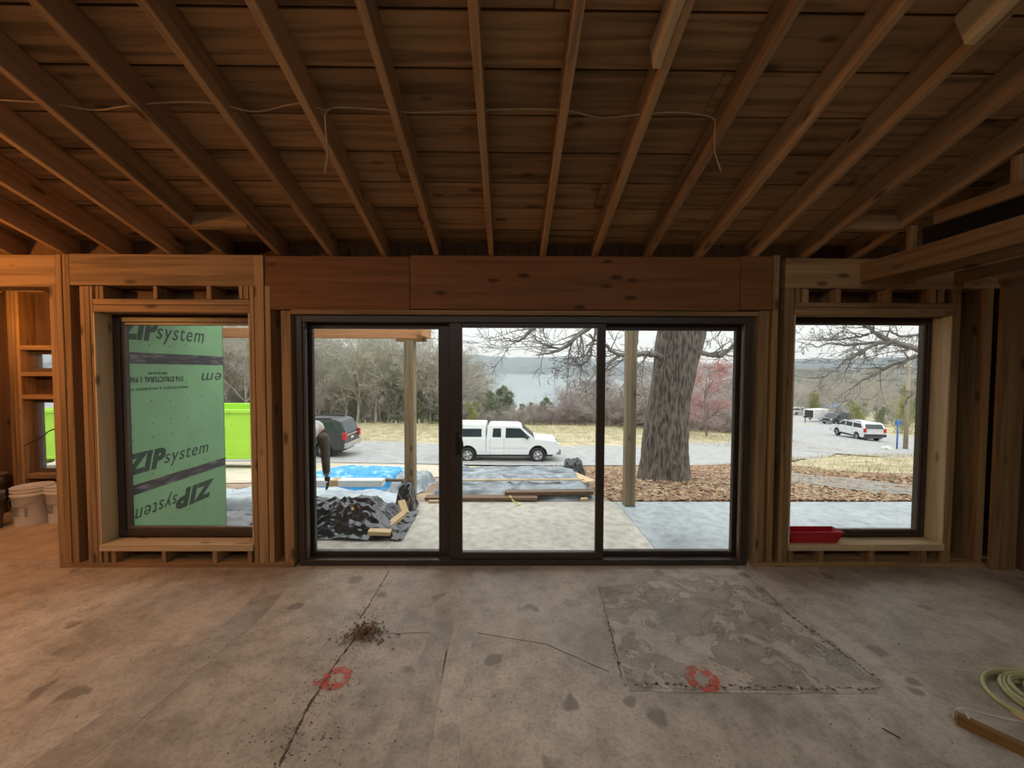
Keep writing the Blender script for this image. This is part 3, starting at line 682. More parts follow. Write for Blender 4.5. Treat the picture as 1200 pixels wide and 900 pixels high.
# plastic sheeting, tarps
def sheet(name, x0, x1, y0, y1, base, hgt0, seed, mat, label, fold=(7, 3), amp=.05, nx=90, ny=50, edge=.12, cat='tarp', thr=None):
    V, Fc = [], []; off = Vector((seed * 7.3, seed * 3.1, 0))
    for j in range(ny + 1):
        for i in range(nx + 1):
            a, b = i / nx, j / ny; x, y = x0 + (x1 - x0) * a, y0 + (y1 - y0) * b
            wv = noise.noise(Vector((x * 1.3, y * 1.3, seed))) * .12
            e = min(sm(0, edge, a), sm(0, edge, 1 - a), sm(0, edge * 1.4, b), sm(0, edge, 1 - b))
            q = noise.noise(Vector((x * fold[0] + wv * 9, y * fold[1], 0)) + off); q2 = noise.noise(Vector((x * fold[0] * 2.7, y * fold[1] * 2.9, 3)) + off)
            hgt = hgt0(x, y) if callable(hgt0) else hgt0
            h = hgt * (.8 + .4 * noise.noise(Vector((x * .9, y * .9, 9)) + off)) * e
            z = h + amp * (1 - 2 * abs(q)) * (.35 + .65 * e) + amp * .45 * (1 - 2 * abs(q2)) * (.3 + .7 * e)
            V.append((x + wv * .5, y + noise.noise(Vector((x * 2, y * 2, 7)) + off) * .06, (base(x, y) if callable(base) else base) + max(.006, z)))
    for j in range(ny):
        for i in range(nx): q = j * (nx + 1) + i; Fc.append((q, q + 1, q + nx + 2, q + nx + 1))
    V += [(v[0], v[1], (base(v[0], v[1]) if callable(base) else base) + .001) for v in V[:0]]
    o = mesh(name, V, Fc, mat, None, True); tag(o, label, cat); return o
PLB = plain('black_plastic', (.022, .023, .026), .19, .3, 3, spec=.9); PLS = plain('silver_plastic', (.46, .52, .55), .35, .25, 4); PLG = plain('grey_tarp', (.34, .38, .41), .33, .5, 5, spec=.6)  # grey tarp: colour lifted for sky reflection, dark mottle painted for fold shading
PLU = plain('blue_tarp', (.02, .30, .66), .4, .35, 5, c2=(.35, .62, .72), lo=.3, hi=.45)
sheet('plastic_sheeting', -3.2, -1.2, 4.2, 5.05, -.28, .27, 3, PLB, 'crumpled black plastic sheeting heaped on the patio', (3.4, 4.6), .085, 150, 80, .3)
sheet('plastic_sheeting', -4.3, -3.05, 4.55, 5.1, -.28, .05, 4, PLB, 'flat black plastic sheeting around the corner of the green wall', (3, 4), .03, 60, 30, .3)
sheet('plastic_sheeting', -4.6, -1.55, 4.95, 5.75, -.29, .15, 5, PLS, 'silvery plastic sheeting behind the black heap', (3, 5), .035, 110, 36, .16)
sheet('plastic_sheeting', -1.53, -1.22, 4.95, 5.33, -.28, .30, 9, PLB, 'small black plastic bundle leaning by the weathered post', (9, 8), .06, 30, 24, .3)
gt = sheet('tarpaulin', -1.22, 1.34, 5.56, 7.5, terr, lambda x, y: -.24 - terr(x, y), 11, PLG, 'long grey tarp draped over the lumber stack', (.9, 8.0), .085, 170, 130, .06)
sheet('tarpaulin', -3.75, -1.95, 6.5, 8.0, terr, lambda x, y: -.29 - terr(x, y), 13, PLU, 'bright blue tarp on the ground beyond the patio', (2.2, 5), .05, 80, 50, .07)
sheet('tarpaulin', -2.1, -1.45, 6.1, 7.9, terr, lambda x, y: -.36 - terr(x, y), 15, PLG, 'bunched grey tarp between blue tarp and post', (5, 6), .07, 50, 50, .2)
sheet('tarpaulin', .93, 1.5, 7.0, 7.6, terr, .50, 17, PLB, 'black tarp corner bunched up at the end of the grey tarp', (5, 6), .12, 30, 30, .3)
def plank(name, p0, p1, wd, th, mat, label, cat='board'):
    d = Vector(p1) - Vector(p0); o = link(name, boxmesh(d.length, wd, th, .003), mat); o.location = (Vector(p0) + Vector(p1)) / 2
    o.rotation_euler = (0, -math.atan2(d.z, math.hypot(d.x, d.y)), math.atan2(d.y, d.x)); tag(o, label, cat); return o
plank('lumber_offcut', at(432, 623, 4.22), at(458, 624, 4.24), .1, .045, WLX, 'short pale lumber offcut lying flat on black plastic edge')
plank('lumber_offcut', at(455, 617, 4.42), at(473, 602, 4.62), .09, .045, WLX, 'pale lumber offcut leaning diagonally on the black plastic')
plank('lumber_offcut', at(475, 602, 4.66), at(470, 587, 4.80), .09, .04, WLX, 'pale lumber offcut propped upright against the black bundle')
BRW = wood('weathered_board', (.24, .15, .095), 'x', .6); CARD = plain('cardboard', (.52, .34, .17), .8, .2, 9)
plank('long_board', (-1.2, 5.52, -.245), (.42, 5.50, -.24), .14, .04, BRW, 'weathered brown board along the near edge of the grey tarp')
plank('long_board', (-.05, 5.60, -.20), (1.25, 5.62, -.19), .12, .05, BRW, 'reddish brown board weighing down the grey tarp')
plank('long_board', (-.9, 6.0, -.13), (1.2, 6.02, -.12), .04, .02, WLX, 'narrow pale batten lying across the grey tarp')
plank('long_board', (-3.6, 6.42, -.245), (-1.75, 6.40, -.245), .06, .04, BRW, 'red-brown board in front of the blue tarp')
pk = plank('wrapped_bundle', (-3.9, 6.0, -.165), (-1.95, 5.97, -.155), .16, .1, plain('white_wrap', (.72, .74, .72), .4, .15, 6), 'long white wrapped bundle with a cardboard end', 'bundle')
o = link('cardboard_end', boxmesh(.12, .165, .105, .002), CARD, pk); o.location = (.25 - .02, 0, 0)
plank('plywood_piece', (1.05, 6.95, -.24), (1.36, 6.3, -.24), .24, .02, WLX, 'cream plywood piece under the end of the grey tarp')
for k, (x, lb) in enumerate(((-1.0, 'left'), (-.2, 'middle'), (1.05, 'right'))):
    plank('wood_block', (x, 5.49, -.2795 + .02), (x + .1, 5.49, -.2795 + .02), .06, .036, WLX, ('wood block under the brown board near the weathered post', 'wood block under the overlap of the two brown boards', 'wood block under the reddish board by the lone post')[k], 'block')
plank('lumber_offcut', (-1.13, 5.40, -.262), (-.88, 5.40, -.262), .04, .035, WLX, 'thin yellow offcut on the patio right of the weathered post')
o = tubeobj('yellow_strap', smoothpts([(.02, 5.47, -.20), (.08, 5.42, -.27), (.12, 5.38, -.27), (.16, 5.32, -.272), (.12, 5.28, -.272)], 3), .012, plain('yellow_web', (.75, .68, .2), .6, .2, 9), None, 6); tag(o, 'yellow strap end hanging off the brown boards onto the patio', 'strap')

# ================================================================== LAND
STRAW = plain('winter_lawn', (.47, .40, .25), .9, .3, 1.4, .4, det=9, c2=(.29, .25, .14), lo=.38, hi=.6)
LITTER = plain('leaf_litter_soil', (.36, .25, .16), .9, .5, 3, .5, det=8, c2=(.19, .12, .08))
ROADM = plain('gravel_road', (.36, .35, .335), .85, .2, 2.5, .25, det=9, c2=(.28, .275, .265))
GRAV = plain('dark_gravel', (.30, .27, .23), .9, .4, 9, .6, det=8, c2=(.16, .145, .125))
SAND = plain('sandy_drive', (.55, .47, .36), .9, .2, 2, .2, det=8)
def strip(name, pts, mat, dz, kind='structure', n=1, parent=None):
    """land surface between a near and a far edge given as (x, ynear, yfar) stations, laid on the terrain"""
    V, Fc = [], []; m = 8
    st = []
    for a, b in zip(pts, pts[1:]):
        k = max(1, int(abs(b[0] - a[0]) / 1.5)); st += [tuple(a[q] + (b[q] - a[q]) * j / k for q in range(3)) for j in range(k)]
    st.append(pts[-1])
    for (x, y0, y1) in st:
        for j in range(m + 1):
            y = y0 + (y1 - y0) * j / m; y += noise.noise(Vector((x * .8, y0, dz * 50))) * .25 * (1 if j in (0, m) else 0); V.append((x, y, terr(x, y) + dz))
    for i in range(len(st) - 1):
        for j in range(m): q = i * (m + 1) + j; Fc.append((q, q + m + 1, q + m + 2, q + 1))
    o = mesh(name, V, Fc, mat, parent, True)
    if not parent: tag(o, kind=kind)
    return o
# lawn / general terrain
ys = [3.3, 4.5, 5.4, 5.6, 6, 6.5, 7, 7.5, 8, 9, 10, 11, 12, 13.5, 15, 16.5, 18, 19, 20, 21, 22, 24, 26, 28, 30, 33, 36, 40, 45, 52, 60, 70, 80, 100, 130, 165, 200, 260, 330, 420]
V, Fc = [], []; nx = 110
for y in ys:
    for i in range(nx + 1):
        s = -1 + 2 * i / nx; x = s * (16 + y * 1.7); z = terr(x, y)
        if y > 8: z += .05 * noise.noise(Vector((x * .5, y * .5, 0)))
        if y < 5.6: z = min(z, -.46) if y < 5.4 else z - .05
        V.append((x, y, z))
for j in range(len(ys) - 1):
    for i in range(nx): q = j * (nx + 1) + i; Fc.append((q, q + 1, q + nx + 2, q + nx + 1))
lawn = mesh('lawn', V, Fc, STRAW, None, True); tag(lawn, kind='structure')
NE = [ground(u, v) for u, v in ((905, 545), (930, 541), (980, 532), (1020, 526), (1075, 521), (1120, 518))]
road = strip('road', [(-45, 18.2, 26.5), (-12, 17.6, 26), (0, 17.6, 24.3), (NE[0].x, 17.6, 24.9)] + [(p.x, p.y, max(27, p.y + 6)) for p in NE[1:]] + [(80, NE[-1].y + 1, NE[-1].y + 9)], ROADM, .06)
# side road that runs away downhill on the right
V, Fc = [], []
cl = smoothpts([(21, 24, 5.5), (30, 36, 6.0), (44, 55, 6.5), (64, 80, 7), (84, 104, 8), (120, 150, 9)], 10); 
for k, p in enumerate(cl):
    d = (cl[min(k + 1, len(cl) - 1)] - cl[max(k - 1, 0)]); nrm = Vector((d.y, -d.x, 0)).normalized()
    for q in range(7):
        t = -1 + q / 3; pt = Vector((p.x, p.y, 0)) + nrm * (t * p.z * 1.15); V.append((pt.x, pt.y, terr(pt.x, pt.y) + .07))
for k in range(len(cl) - 1):
    for q in range(6): i = k * 7 + q; Fc.append((i, i + 1, i + 8, i + 7))
sroad = mesh('side_road', V, Fc, ROADM, None, True); tag(sroad, kind='structure')
yard = strip('yard_leaf_litter', [(-16, 5.47, 7), (-4, 5.47, 8), (-1, 5.47, 9), (.6, 5.47, 15), (2, 5.47, 17), (7, 5.47, 16.5), (9, 5.47, 11), (14, 5.47, 8), (24, 5.47, 7)], LITTER, .02)
strip('sandy_drive', [(-24, 7.6, 18), (-12, 7.2, 18), (-6, 7.2, 18), (-2.5, 8, 17), (-1, 9, 13)], SAND, .035)
def gpatch(name, px, mat, dz):
    P = [ground(u, v) for u, v in px]; c = sum(P, Vector()) / len(P); bm = bmesh.new()
    vs_ = [bm.verts.new(p) for p in P]; f_ = bm.faces.new(vs_); bmesh.ops.triangulate(bm, faces=[f_])
    bmesh.ops.subdivide_edges(bm, edges=bm.edges[:], cuts=7, use_grid_fill=True)
    for v in bm.verts: v.co.z = terr(v.co.x, v.co.y) + dz + .012 * noise.noise(v.co * 3)
    if f_ and bm.faces: bmesh.ops.recalc_face_normals(bm, faces=bm.faces[:])
    me = bpy.data.meshes.new(name); bm.to_mesh(me); bm.free(); o = link(name, me, mat); tag(o, kind='structure'); return o
gpatch('gravel_track', [(905, 553), (960, 560), (1020, 566), (1110, 577), (1110, 584), (1030, 582), (960, 572), (900, 563)], GRAV, .05)
# fallen leaves and grass tufts
LEAFS = [plain('fallen_leaf_a', (.42, .25, .13), .8, .5, 6), plain('fallen_leaf_b', (.50, .36, .22), .8, .4, 6), plain('fallen_leaf_c', (.28, .14, .09), .8, .4, 6)]
rnd = random.Random(77)
def scatter(name, n, reg, size, mat, label, seed, cat, upright=False, dz=.03):
    rnd = random.Random(seed); V, Fc = [], []
    for k in range(n):
        x, y = reg(rnd); z = terr(x, y) + dz; s = size * rnd.uniform(.5, 1.4); t = rnd.uniform(0, 6.283); p = Vector((x, y, z)); i = len(V)
        if upright:
            d = Vector((math.cos(t), math.sin(t), 0)) * s * .05; V += [p - d, p + d, p + Vector((rnd.uniform(-.5, .5) * s, rnd.uniform(-.5, .5) * s, s * rnd.uniform(.5, 1)))]; Fc.append((i, i + 1, i + 2))
        else:
            dx, dy = Vector((math.cos(t), math.sin(t), rnd.uniform(-.3, .4))), Vector((-math.sin(t), math.cos(t), rnd.uniform(-.3, .4)))
            V += [p - dx * s, p + dy * s * .45 + Vector((0, 0, s * .2)), p + dx * s, p - dy * s * .45 + Vector((0, 0, s * .25))]; Fc += [(i, i + 1, i + 2), (i, i + 2, i + 3)]
    o = mesh(name, V, Fc, mat); tag(o, label, cat, kind='stuff'); return o
def reg_oak(r):
    while True:
        y = 5.5 + 11 * r.random() ** 1.6; x = r.uniform(.9, 9.5)
        if not (x < 1.5 and y < 7.6): return x, y
for k in range(3): scatter('fallen_leaves', 5200, reg_oak, .055, LEAFS[k], ('brown', 'tan', 'dark red')[k] + ' oak leaves littering the ground around the big trunk', 30 + k, 'leaves', dz=.035)
scatter('fallen_leaves', 2500, lambda r: (r.uniform(3.5, 11), 5.5 + 2.2 * r.random() ** 1.4), .05, LEAFS[1], 'pale fallen leaves along the edge of the blue-grey patio', 35, 'leaves', dz=.035)
GRS = plain('straw_grass', (.52, .43, .26), .9, .3, 3); GRS2 = plain('green_grass', (.37, .38, .17), .9, .3, 3)
scatter('grass', 14000, lambda r: (r.uniform(-24, 24), 26 + 11 * r.random()), .22, GRS, 'straw coloured winter grass beyond the road', 40, 'grass', True)
scatter('grass', 6000, lambda r: (r.uniform(-8, 24), 30 + 7 * r.random()), .2, GRS2, 'greener grass at the back of the lawn', 41, 'grass', True)
scatter('grass', 5000, lambda r: (r.uniform(8, 22), r.uniform(9.5, 16.6)), .16, GRS, 'dry straw grass on the verge beside the gravel track', 42, 'grass', True)

# ---- lake and far hills
m, n, b = nodes('lake_water'); b.inputs['Base Color'].default_value = (.10, .16, .18, 1); b.inputs['Roughness'].default_value = .18
nz = NN(n, 'ShaderNodeTexNoise', Scale=.02, Detail=3.0); n.links.new(objco(n, (1, 1, 1)), nz.inputs[0]); bump(n, b, nz.outputs[0], .1, 1.0)
lake = mesh('lake', [(-3000, 250, -25), (3000, 250, -25), (6000, 5500, -25), (-6000, 5500, -25)], [(0, 1, 2, 3)], m); tag(lake, kind='structure')
HILLM = plain('wooded_slope', (.14, .13, .11), .95, .5, .05, .0, det=10, c2=(.07, .075, .06), lo=.4, hi=.6)
def ridge(name, Y, px, depth, base, seed, rough=1.0):
    V, Fc = [], []; k = 10; U = []
    for (u0, v0), (u1, v1) in zip(px, px[1:]):
        for j in range(k): U.append((u0 + (u1 - u0) * j / k, v0 + (v1 - v0) * j / k))
    U.append(px[-1]); m = 6
    for (u, v) in U:
        p = at(u, v, Y); top = p.z + rough * Y / 450 * 1.6 * noise.noise(Vector((u * .06, seed, 0))) + rough * Y / 450 * .7 * noise.noise(Vector((u * .4, seed, 5)))
        for j in range(m + 1):
            t = j / m; V.append((p.x * (1 - depth * (1 - t) / Y), Y - depth * (1 - t), base + (top - base) * t ** .75))
    for i in range(len(U) - 1):
        for j in range(m): q = i * (m + 1) + j; Fc.append((q, q + m + 1, q + m + 2, q + 1))
    o = mesh(name, V, Fc, HILLM, None, True); tag(o, kind='structure'); return o
ridge('far_ridge', 4200, [(-900, 414), (-100, 412), (300, 414), (480, 418), (560, 416), (600, 419), (640, 418), (668, 417), (700, 421), (780, 425), (860, 426), (930, 421), (960, 419), (1020, 424), (1080, 421), (1300, 415), (2200, 412)], 350, -26, 1)
ridge('lake_bluff', 3300, [(590, 439), (605, 432), (618, 427), (632, 424), (642, 428), (650, 436), (662, 440)], 200, -26, 2)
ridge('lake_point', 2100, [(640, 442), (652, 438), (670, 434), (700, 432), (760, 428), (830, 430), (900, 424), (1000, 420), (1400, 412)], 150, -26, 3)
ridge('left_shore', 1500, [(-900, 420), (100, 425), (430, 428), (520, 432), (556, 438), (566, 446)], 150, -26, 4)
rh = ridge('wooded_hill', 330, [(840, 447), (880, 437), (930, 432), (1000, 433), (1040, 430), (1100, 424), (1300, 418), (1700, 410)], 170, -24, 5, .8)

# ================================================================== TREES
BARK = plain('grey_bark', (.20, .175, .15), .9, .45, 1, .5, det=6, sc3=(9, 9, 2.2))
def twigm(name, c): return plain(name, c, .9, .35, .6)
TW = [twigm('twig_greyish', (.46, .415, .36)), twigm('twig_olive', (.46, .43, .33)), twigm('twig_purple', (.41, .335, .31))]
def grow(V, Fc, p, d, L, r, lev, rnd, P, leaves=None):
    ns = P['seg'][lev]; pts = [p.copy()]; rad = [r]; q = p.copy(); d = d.copy()
    for k in range(ns):
        d = (d + Vector((rnd.gauss(0, 1), rnd.gauss(0, 1), rnd.gauss(0, 1) + P['up'][lev])) * P['wob'][lev]).normalized()
        q = q + d * (L / ns); pts.append(q.copy()); rad.append(max(P['rmin'], r * (1 - .8 * (k + 1) / ns)))
    tube(V, Fc, pts, rad, P['sides'][lev], False)
    if lev + 1 < len(P['n']):
        for k in range(P['n'][lev + 1]):
            t = rnd.uniform(P['from'][lev], 1.0); i = min(int(t * ns), ns - 1); f_ = t * ns - i; bp = pts[i].lerp(pts[i + 1], f_)
            dd = (pts[i + 1] - pts[i]).normalized(); a = dd.orthogonal().normalized(); a.rotate(Matrix.Rotation(rnd.uniform(0, 6.283), 3, dd)); ang = R(P['ang'][lev]) * rnd.uniform(.7, 1.3)
            nd = dd * math.cos(ang) + a * math.sin(ang); nd.z += P['lift']
            grow(V, Fc, bp, nd.normalized(), L * P['ratio'][lev] * rnd.uniform(.6, 1.25) * (1.15 - .5 * t), max(P['rmin'], rad[i] * .55), lev + 1, rnd, P, leaves)
    elif leaves is not None: leaves.append((pts[-1], d))
PT = dict(n=[1, 16, 8, 7, 4], seg=[7, 6, 4, 3, 2], up=[.5, .25, .1, 0, 0], wob=[.09, .16, .2, .25, .3], sides=[6, 4, 3, 3, 3], ang=[55, 50, 48, 45], ratio=[.55, .5, .48, .5], lift=.12, rmin=.0065)
PT['from'] = [.22, .25, .25, .2]
def leafcards(V, Fc, tips, size, k, rnd, spread):
    for p, d in tips:
        for j in range(k):
            c = p + Vector((rnd.gauss(0, spread), rnd.gauss(0, spread), rnd.gauss(0, spread))); a = Vector((rnd.gauss(0, 1), rnd.gauss(0, 1), rnd.gauss(0, 1))).normalized() * size * rnd.uniform(.6, 1.3); b = a.orthogonal().normalized() * size * .6
            i = len(V); V += [c - a, c + b, c + a]; Fc.append((i, i + 1, i + 2))
def tree_mesh(seed, H, r, P, bush=0):
    rnd = random.Random(seed); V, Fc, tips = [], [], []
    if bush:
        for k in range(bush): grow(V, Fc, Vector((rnd.gauss(0, .35), rnd.gauss(0, .35), -.2)), Vector((rnd.gauss(0, .35), rnd.gauss(0, .35), 1)).normalized(), H * rnd.uniform(.6, 1), r, 0, rnd, P, tips)
    else: grow(V, Fc, Vector((0, 0, -.3)), Vector((rnd.gauss(0, .05), rnd.gauss(0, .05), 1)), H, r, 0, rnd, P, tips)
    me = bpy.data.meshes.new('tree'); me.from_pydata([tuple(v) for v in V], [], Fc); me.update(); return me, tips
PB = dict(n=[1, 12, 7, 4], seg=[5, 4, 3, 2], up=[.3, .2, .1, 0], wob=[.14, .2, .25, .3], sides=[4, 3, 3, 3], ang=[38, 45, 45], ratio=[.5, .5, .5], lift=.15, rmin=.006)
PB['from'] = [.15, .2, .2]
TREES = [tree_mesh(s, 8.5, .14, PT)[0] for s in (1, 2, 3)]
BUSH = [tree_mesh(s, 4.2, .04, PB, 9)[0] for s in (11, 12)]
def cedar_mesh(seed, H, W_):
    rnd = random.Random(seed); V, Fc = [], []; tube(V, Fc, [(0, 0, -.3), (0, 0, H * .8)], [.12, .02], 5)
    blobs = [(Vector((rnd.gauss(0, W_ * .26), rnd.gauss(0, W_ * .26), H * t)), W_ * (.66 - .46 * t) * rnd.uniform(.8, 1.2)) for t in [.05 + .87 * k / 15 for k in range(16)]]
    for k in range(5200):
        c0, rr_ = rnd.choice(blobs); d = Vector((rnd.gauss(0, 1), rnd.gauss(0, 1), rnd.gauss(0, 1))).normalized(); c = c0 + d * rr_ * rnd.random() ** .45
        dr = (d + Vector((0, 0, rnd.uniform(-.2, .6)))).normalized() * rnd.uniform(.10, .24); sd = dr.orthogonal().normalized() * .045; sd.rotate(Matrix.Rotation(rnd.uniform(0, 6.28), 3, dr.normalized()))
        i = len(V); V += [c - sd, c + sd, c + dr]; Fc.append((i, i + 1, i + 2))
    me = bpy.data.meshes.new('cedar'); me.from_pydata([tuple(v) for v in V], [], Fc); me.update(); return me
CEDM = plain('cedar_green', (.27, .29, .17), .85, .5, 2, c2=(.16, .185, .10)); CEDM2 = plain('yellow_green_leaf', (.40, .39, .17), .85, .5, 2, c2=(.24, .25, .10))
CED = [cedar_mesh(5, 5, 1.6), cedar_mesh(6, 5, 1.9)]
for me, mt in list(zip(TREES, TW)) + list(zip(BUSH, (TW[0], TW[2]))): me.materials.append(mt)
def variant(me, mt): c = me.copy(); c.materials.clear(); c.materials.append(mt); return c
KIND = {'grey': TREES[0], 'olive': TREES[1], 'purple': TREES[2], 'olive2': variant(TREES[0], TW[1]), 'grey2': variant(TREES[2], TW[0]), 'brush': BUSH[0], 'pbrush': BUSH[1], 'cedar': variant(CED[0], CEDM), 'cedar2': variant(CED[1], CEDM), 'shrub': variant(CED[1], CEDM2)}
HGT = {'brush': 4.2, 'pbrush': 4.2, 'cedar': 5, 'cedar2': 5, 'shrub': 5}
rt = random.Random(123)
def plant(kind, u, Y, vtop, label, group, name='bare_tree', cat='tree', wide=1.0):
    x = at(u, 480, Y).x; z = terr(x, Y); h = at(u, vtop, Y).z - z; s = max(.25, h / (HGT.get(kind, 8.5) * (.98 if kind in ('cedar', 'cedar2', 'shrub') else 1.0)))
    o = bpy.data.objects.new(name, KIND[kind]); COL.objects.link(o); o.location = (x, Y, z); o.scale = (s * wide, s * wide, s); o.rotation_euler = (0, 0, rt.uniform(0, 6.28)); tag(o, label, cat, group); return o
LB = {'grey': ('bare grey winter tree', 'bare grey trees'), 'olive': ('bare olive-grey winter tree', 'bare olive trees'), 'purple': ('bare purple-brown winter tree', 'bare purple trees'),
      'brush': ('tangled grey brush', 'grey brush'), 'pbrush': ('tangled purple-brown brush', 'purple brush'), 'cedar': ('dark green evergreen', 'evergreens')}
def woods(place, u0, u1, Y0, Y1, v0, v1, kinds, n):
    for k in range(n):
        kd = rt.choice(kinds); base = kd.rstrip('2'); u = u0 + (u1 - u0) * (k + rt.random()) / n; Y = rt.uniform(Y0, Y1)
        plant(kd, u, Y, rt.uniform(v0, v1), LB[base][0] + ' ' + place, LB[base][1] + ' ' + place, 'cedar_tree' if base == 'cedar' else ('brush_shrub' if 'brush' in base else 'bare_tree'), 'shrub' if 'brush' in base else 'tree', 1.35 if 'brush' in base else 1.0)
P1, P2, P3, P4, P5, P6 = 'beyond the lime dumpster', 'behind the dark SUV', 'behind the white pickup', 'just right of the lake gap', 'behind the big oak trunk', 'on the slope beyond the white SUV'
woods(P1, 225, 335, 34, 40, 372, 395, ['grey', 'olive', 'olive2'], 9); woods(P1 + ' deep in the woods', 225, 335, 42, 54, 385, 402, ['grey', 'grey2', 'olive'], 10); woods(P1, 225, 335, 38, 42, 440, 455, ['brush'], 8)
woods(P2 + ' at the lawn edge', 340, 525, 37, 40, 392, 420, ['olive', 'olive2', 'grey'], 14); woods(P2 + ' in the second row', 340, 525, 41, 46, 396, 425, ['olive', 'olive2', 'grey2'], 18); woods(P2 + ' deep in the woods', 340, 520, 47, 58, 408, 430, ['olive', 'grey2', 'olive2'], 16)
woods(P2, 345, 530, 37.5, 41, 446, 472, ['brush', 'brush', 'cedar2', 'brush'], 20)
woods(P3, 505, 552, 38, 44, 415, 440, ['grey', 'olive2', 'grey2'], 7); woods(P3 + ' deeper in the woods', 515, 562, 46, 56, 425, 446, ['grey', 'olive'], 8)
woods(P3 + ' along the lawn edge', 535, 650, 37.5, 41, 468, 482, ['brush', 'pbrush', 'brush'], 15); woods(P3, 560, 606, 41, 46, 453, 466, ['cedar', 'cedar2', 'brush'], 5); woods(P3 + ' below the lake gap', 600, 636, 42, 50, 472, 480, ['pbrush', 'brush', 'cedar2'], 6)
woods(P4, 668, 715, 38, 43, 452, 468, ['pbrush', 'brush', 'purple'], 13); woods(P4 + ' deeper in the woods', 676, 720, 45, 56, 444, 458, ['purple', 'pbrush'], 9); woods(P4 + ' along the lawn edge', 640, 670, 38, 42, 464, 474, ['pbrush', 'brush'], 5)
woods(P5, 712, 800, 37.5, 42, 450, 470, ['pbrush', 'purple', 'pbrush'], 15); woods(P5 + ' deep in the woods', 712, 880, 44, 56, 438, 452, ['purple', 'grey2', 'purple'], 18); woods(P5, 795, 880, 38, 44, 472, 484, ['pbrush', 'brush'], 9)
woods(P6, 900, 1130, 80, 110, 446, 466, ['grey', 'olive', 'grey2'], 24); woods(P6 + ' beside the road', 965, 1130, 60, 76, 462, 478, ['brush', 'olive', 'cedar2', 'brush'], 12)
woods(P6 + ' near the hilltop', 880, 1150, 115, 150, 438, 452, ['grey', 'olive', 'purple', 'cedar'], 26)
plant('shrub', 553, 37, 470, 'yellow-green leafy shrub at the far edge of the lawn', None, 'leafy_shrub', 'shrub')
plant('shrub', 1003, 62, 470, 'yellow-green bushy tree behind the white SUV', None, 'leafy_shrub', 'shrub')
plant('shrub', 1058, 50, 452, 'tall yellowish tree behind the utility pole', None, 'leafy_tree', 'tree', .6)
plant('shrub', 952, 95, 460, 'greenish shrub beyond the white pickup down the hill', None, 'leafy_shrub', 'shrub')
plant('cedar', 640, 39, 466, 'small dark cedar right of the lake gap', None, 'cedar_tree', 'tree')
# red-leaved tree
def redtree():
    Y = 33; x = at(829, 490, Y).x; z = terr(x, Y); e = empty('red_leaved_tree', (x, Y, z)); h = at(829, 421, Y).z - z
    P = dict(PB, n=[1, 30, 6, 3], seg=[6, 4, 3, 2], ang=[62, 45, 45], ratio=[.42, .45, .5], sides=[6, 3, 3, 3]); me, tips = tree_mesh(50, h, .10, P)
    link('trunk', me, twigm('reddish_bark', (.23, .17, .15)), e); rnd = random.Random(9); V, Fc = [], []
    leafcards(V, Fc, tips, .085, 12, rnd, .22); mesh('leaves', V, Fc, plain('red_brown_leaf', (.44, .20, .165), .85, .4, 2, c2=(.32, .12, .105)), e)
    tag(e, 'small tree with red-brown leaves behind the big trunk', 'tree')
redtree()
# big oak in front of the house
def trunkmesh(name, pts, rads, mat, parent, n=40, k=10, amp=.03):
    C = smoothpts(pts, k); m_ = len(C); rr_ = []
    for i in range(m_):
        t = i / (m_ - 1) * (len(rads) - 1); a = min(int(t), len(rads) - 2); rr_.append(rads[a] + (rads[a + 1] - rads[a]) * (t - a))
    V, Fc = [], []
    for i, c in enumerate(C):
        for j in range(n):
            t = 2 * math.pi * j / n; r = rr_[i]; fl = (1 + .35 * max(0, 1 - i / (m_ * .12)) ** 2 * (.5 + .5 * math.sin(t * 5 + 1)))
            q = noise.noise(Vector((math.cos(t) * 4.5, math.sin(t) * 4.5, c.z * 1.3))); q2 = noise.noise(Vector((math.cos(t) * 9, math.sin(t) * 9, c.z * 3)))
            r = r * fl + amp * (1 - 2.4 * abs(q)) + amp * .5 * q2; V.append((c.x + r * math.cos(t), c.y + r * math.sin(t), c.z))
    for i in range(m_ - 1):
        for j in range(n): Fc.append((i * n + j, i * n + (j + 1) % n, (i + 1) * n + (j + 1) % n, (i + 1) * n + j))
    return mesh(name, V, Fc, mat, parent, True)
OBARK = plain('oak_bark', (.165, .138, .112), .95, .55, 1, .9, det=8, sc3=(26, 26, 5), c2=(.045, .037, .03), lo=.38, hi=.6)
LIMB = plain('limb_bark', (.22, .20, .17), .9, .45, 5, .3)
PO = dict(n=[1, 9, 5, 3], seg=[5, 4, 3, 2], up=[0, .05, 0, 0], wob=[.12, .2, .25, .3], sides=[6, 5, 4, 3], ang=[50, 45, 45], ratio=[.5, .5, .5], lift=.0, rmin=.006)
PO['from'] = [.15, .15, .15]
def limb(parent, pts, r0, r1, seed, nsub=10, sub=1.0, droop=-.15, name='limb'):
    V, Fc = [], []; C = smoothpts(pts, 5); m_ = len(C); rnd = random.Random(seed)
    C = [c + Vector((rnd.gauss(0, .012), rnd.gauss(0, .012), rnd.gauss(0, .012))) for c in C]
    rad = [r0 + (r1 - r0) * i / (m_ - 1) for i in range(m_)]; tube(V, Fc, C, rad, 8)
    P = dict(PO, n=[1, 4, 3], lift=droop * .3, rmin=.004)
    for k in range(nsub):
        i = rnd.randrange(int(m_ * .15), m_ - 1); d = (C[i + 1] - C[i]).normalized(); a = d.orthogonal().normalized(); a.rotate(Matrix.Rotation(rnd.uniform(0, 6.28), 3, d)); nd = (d * .75 + a * .7 + Vector((0, 0, droop))).normalized()
        grow(V, Fc, C[i], nd, sub * rnd.uniform(.5, 1.2), min(.018, rad[i] * .4), 0, rnd, P)
    o = mesh(name, V, Fc, LIMB, parent, True); o.location = -parent.location; return o
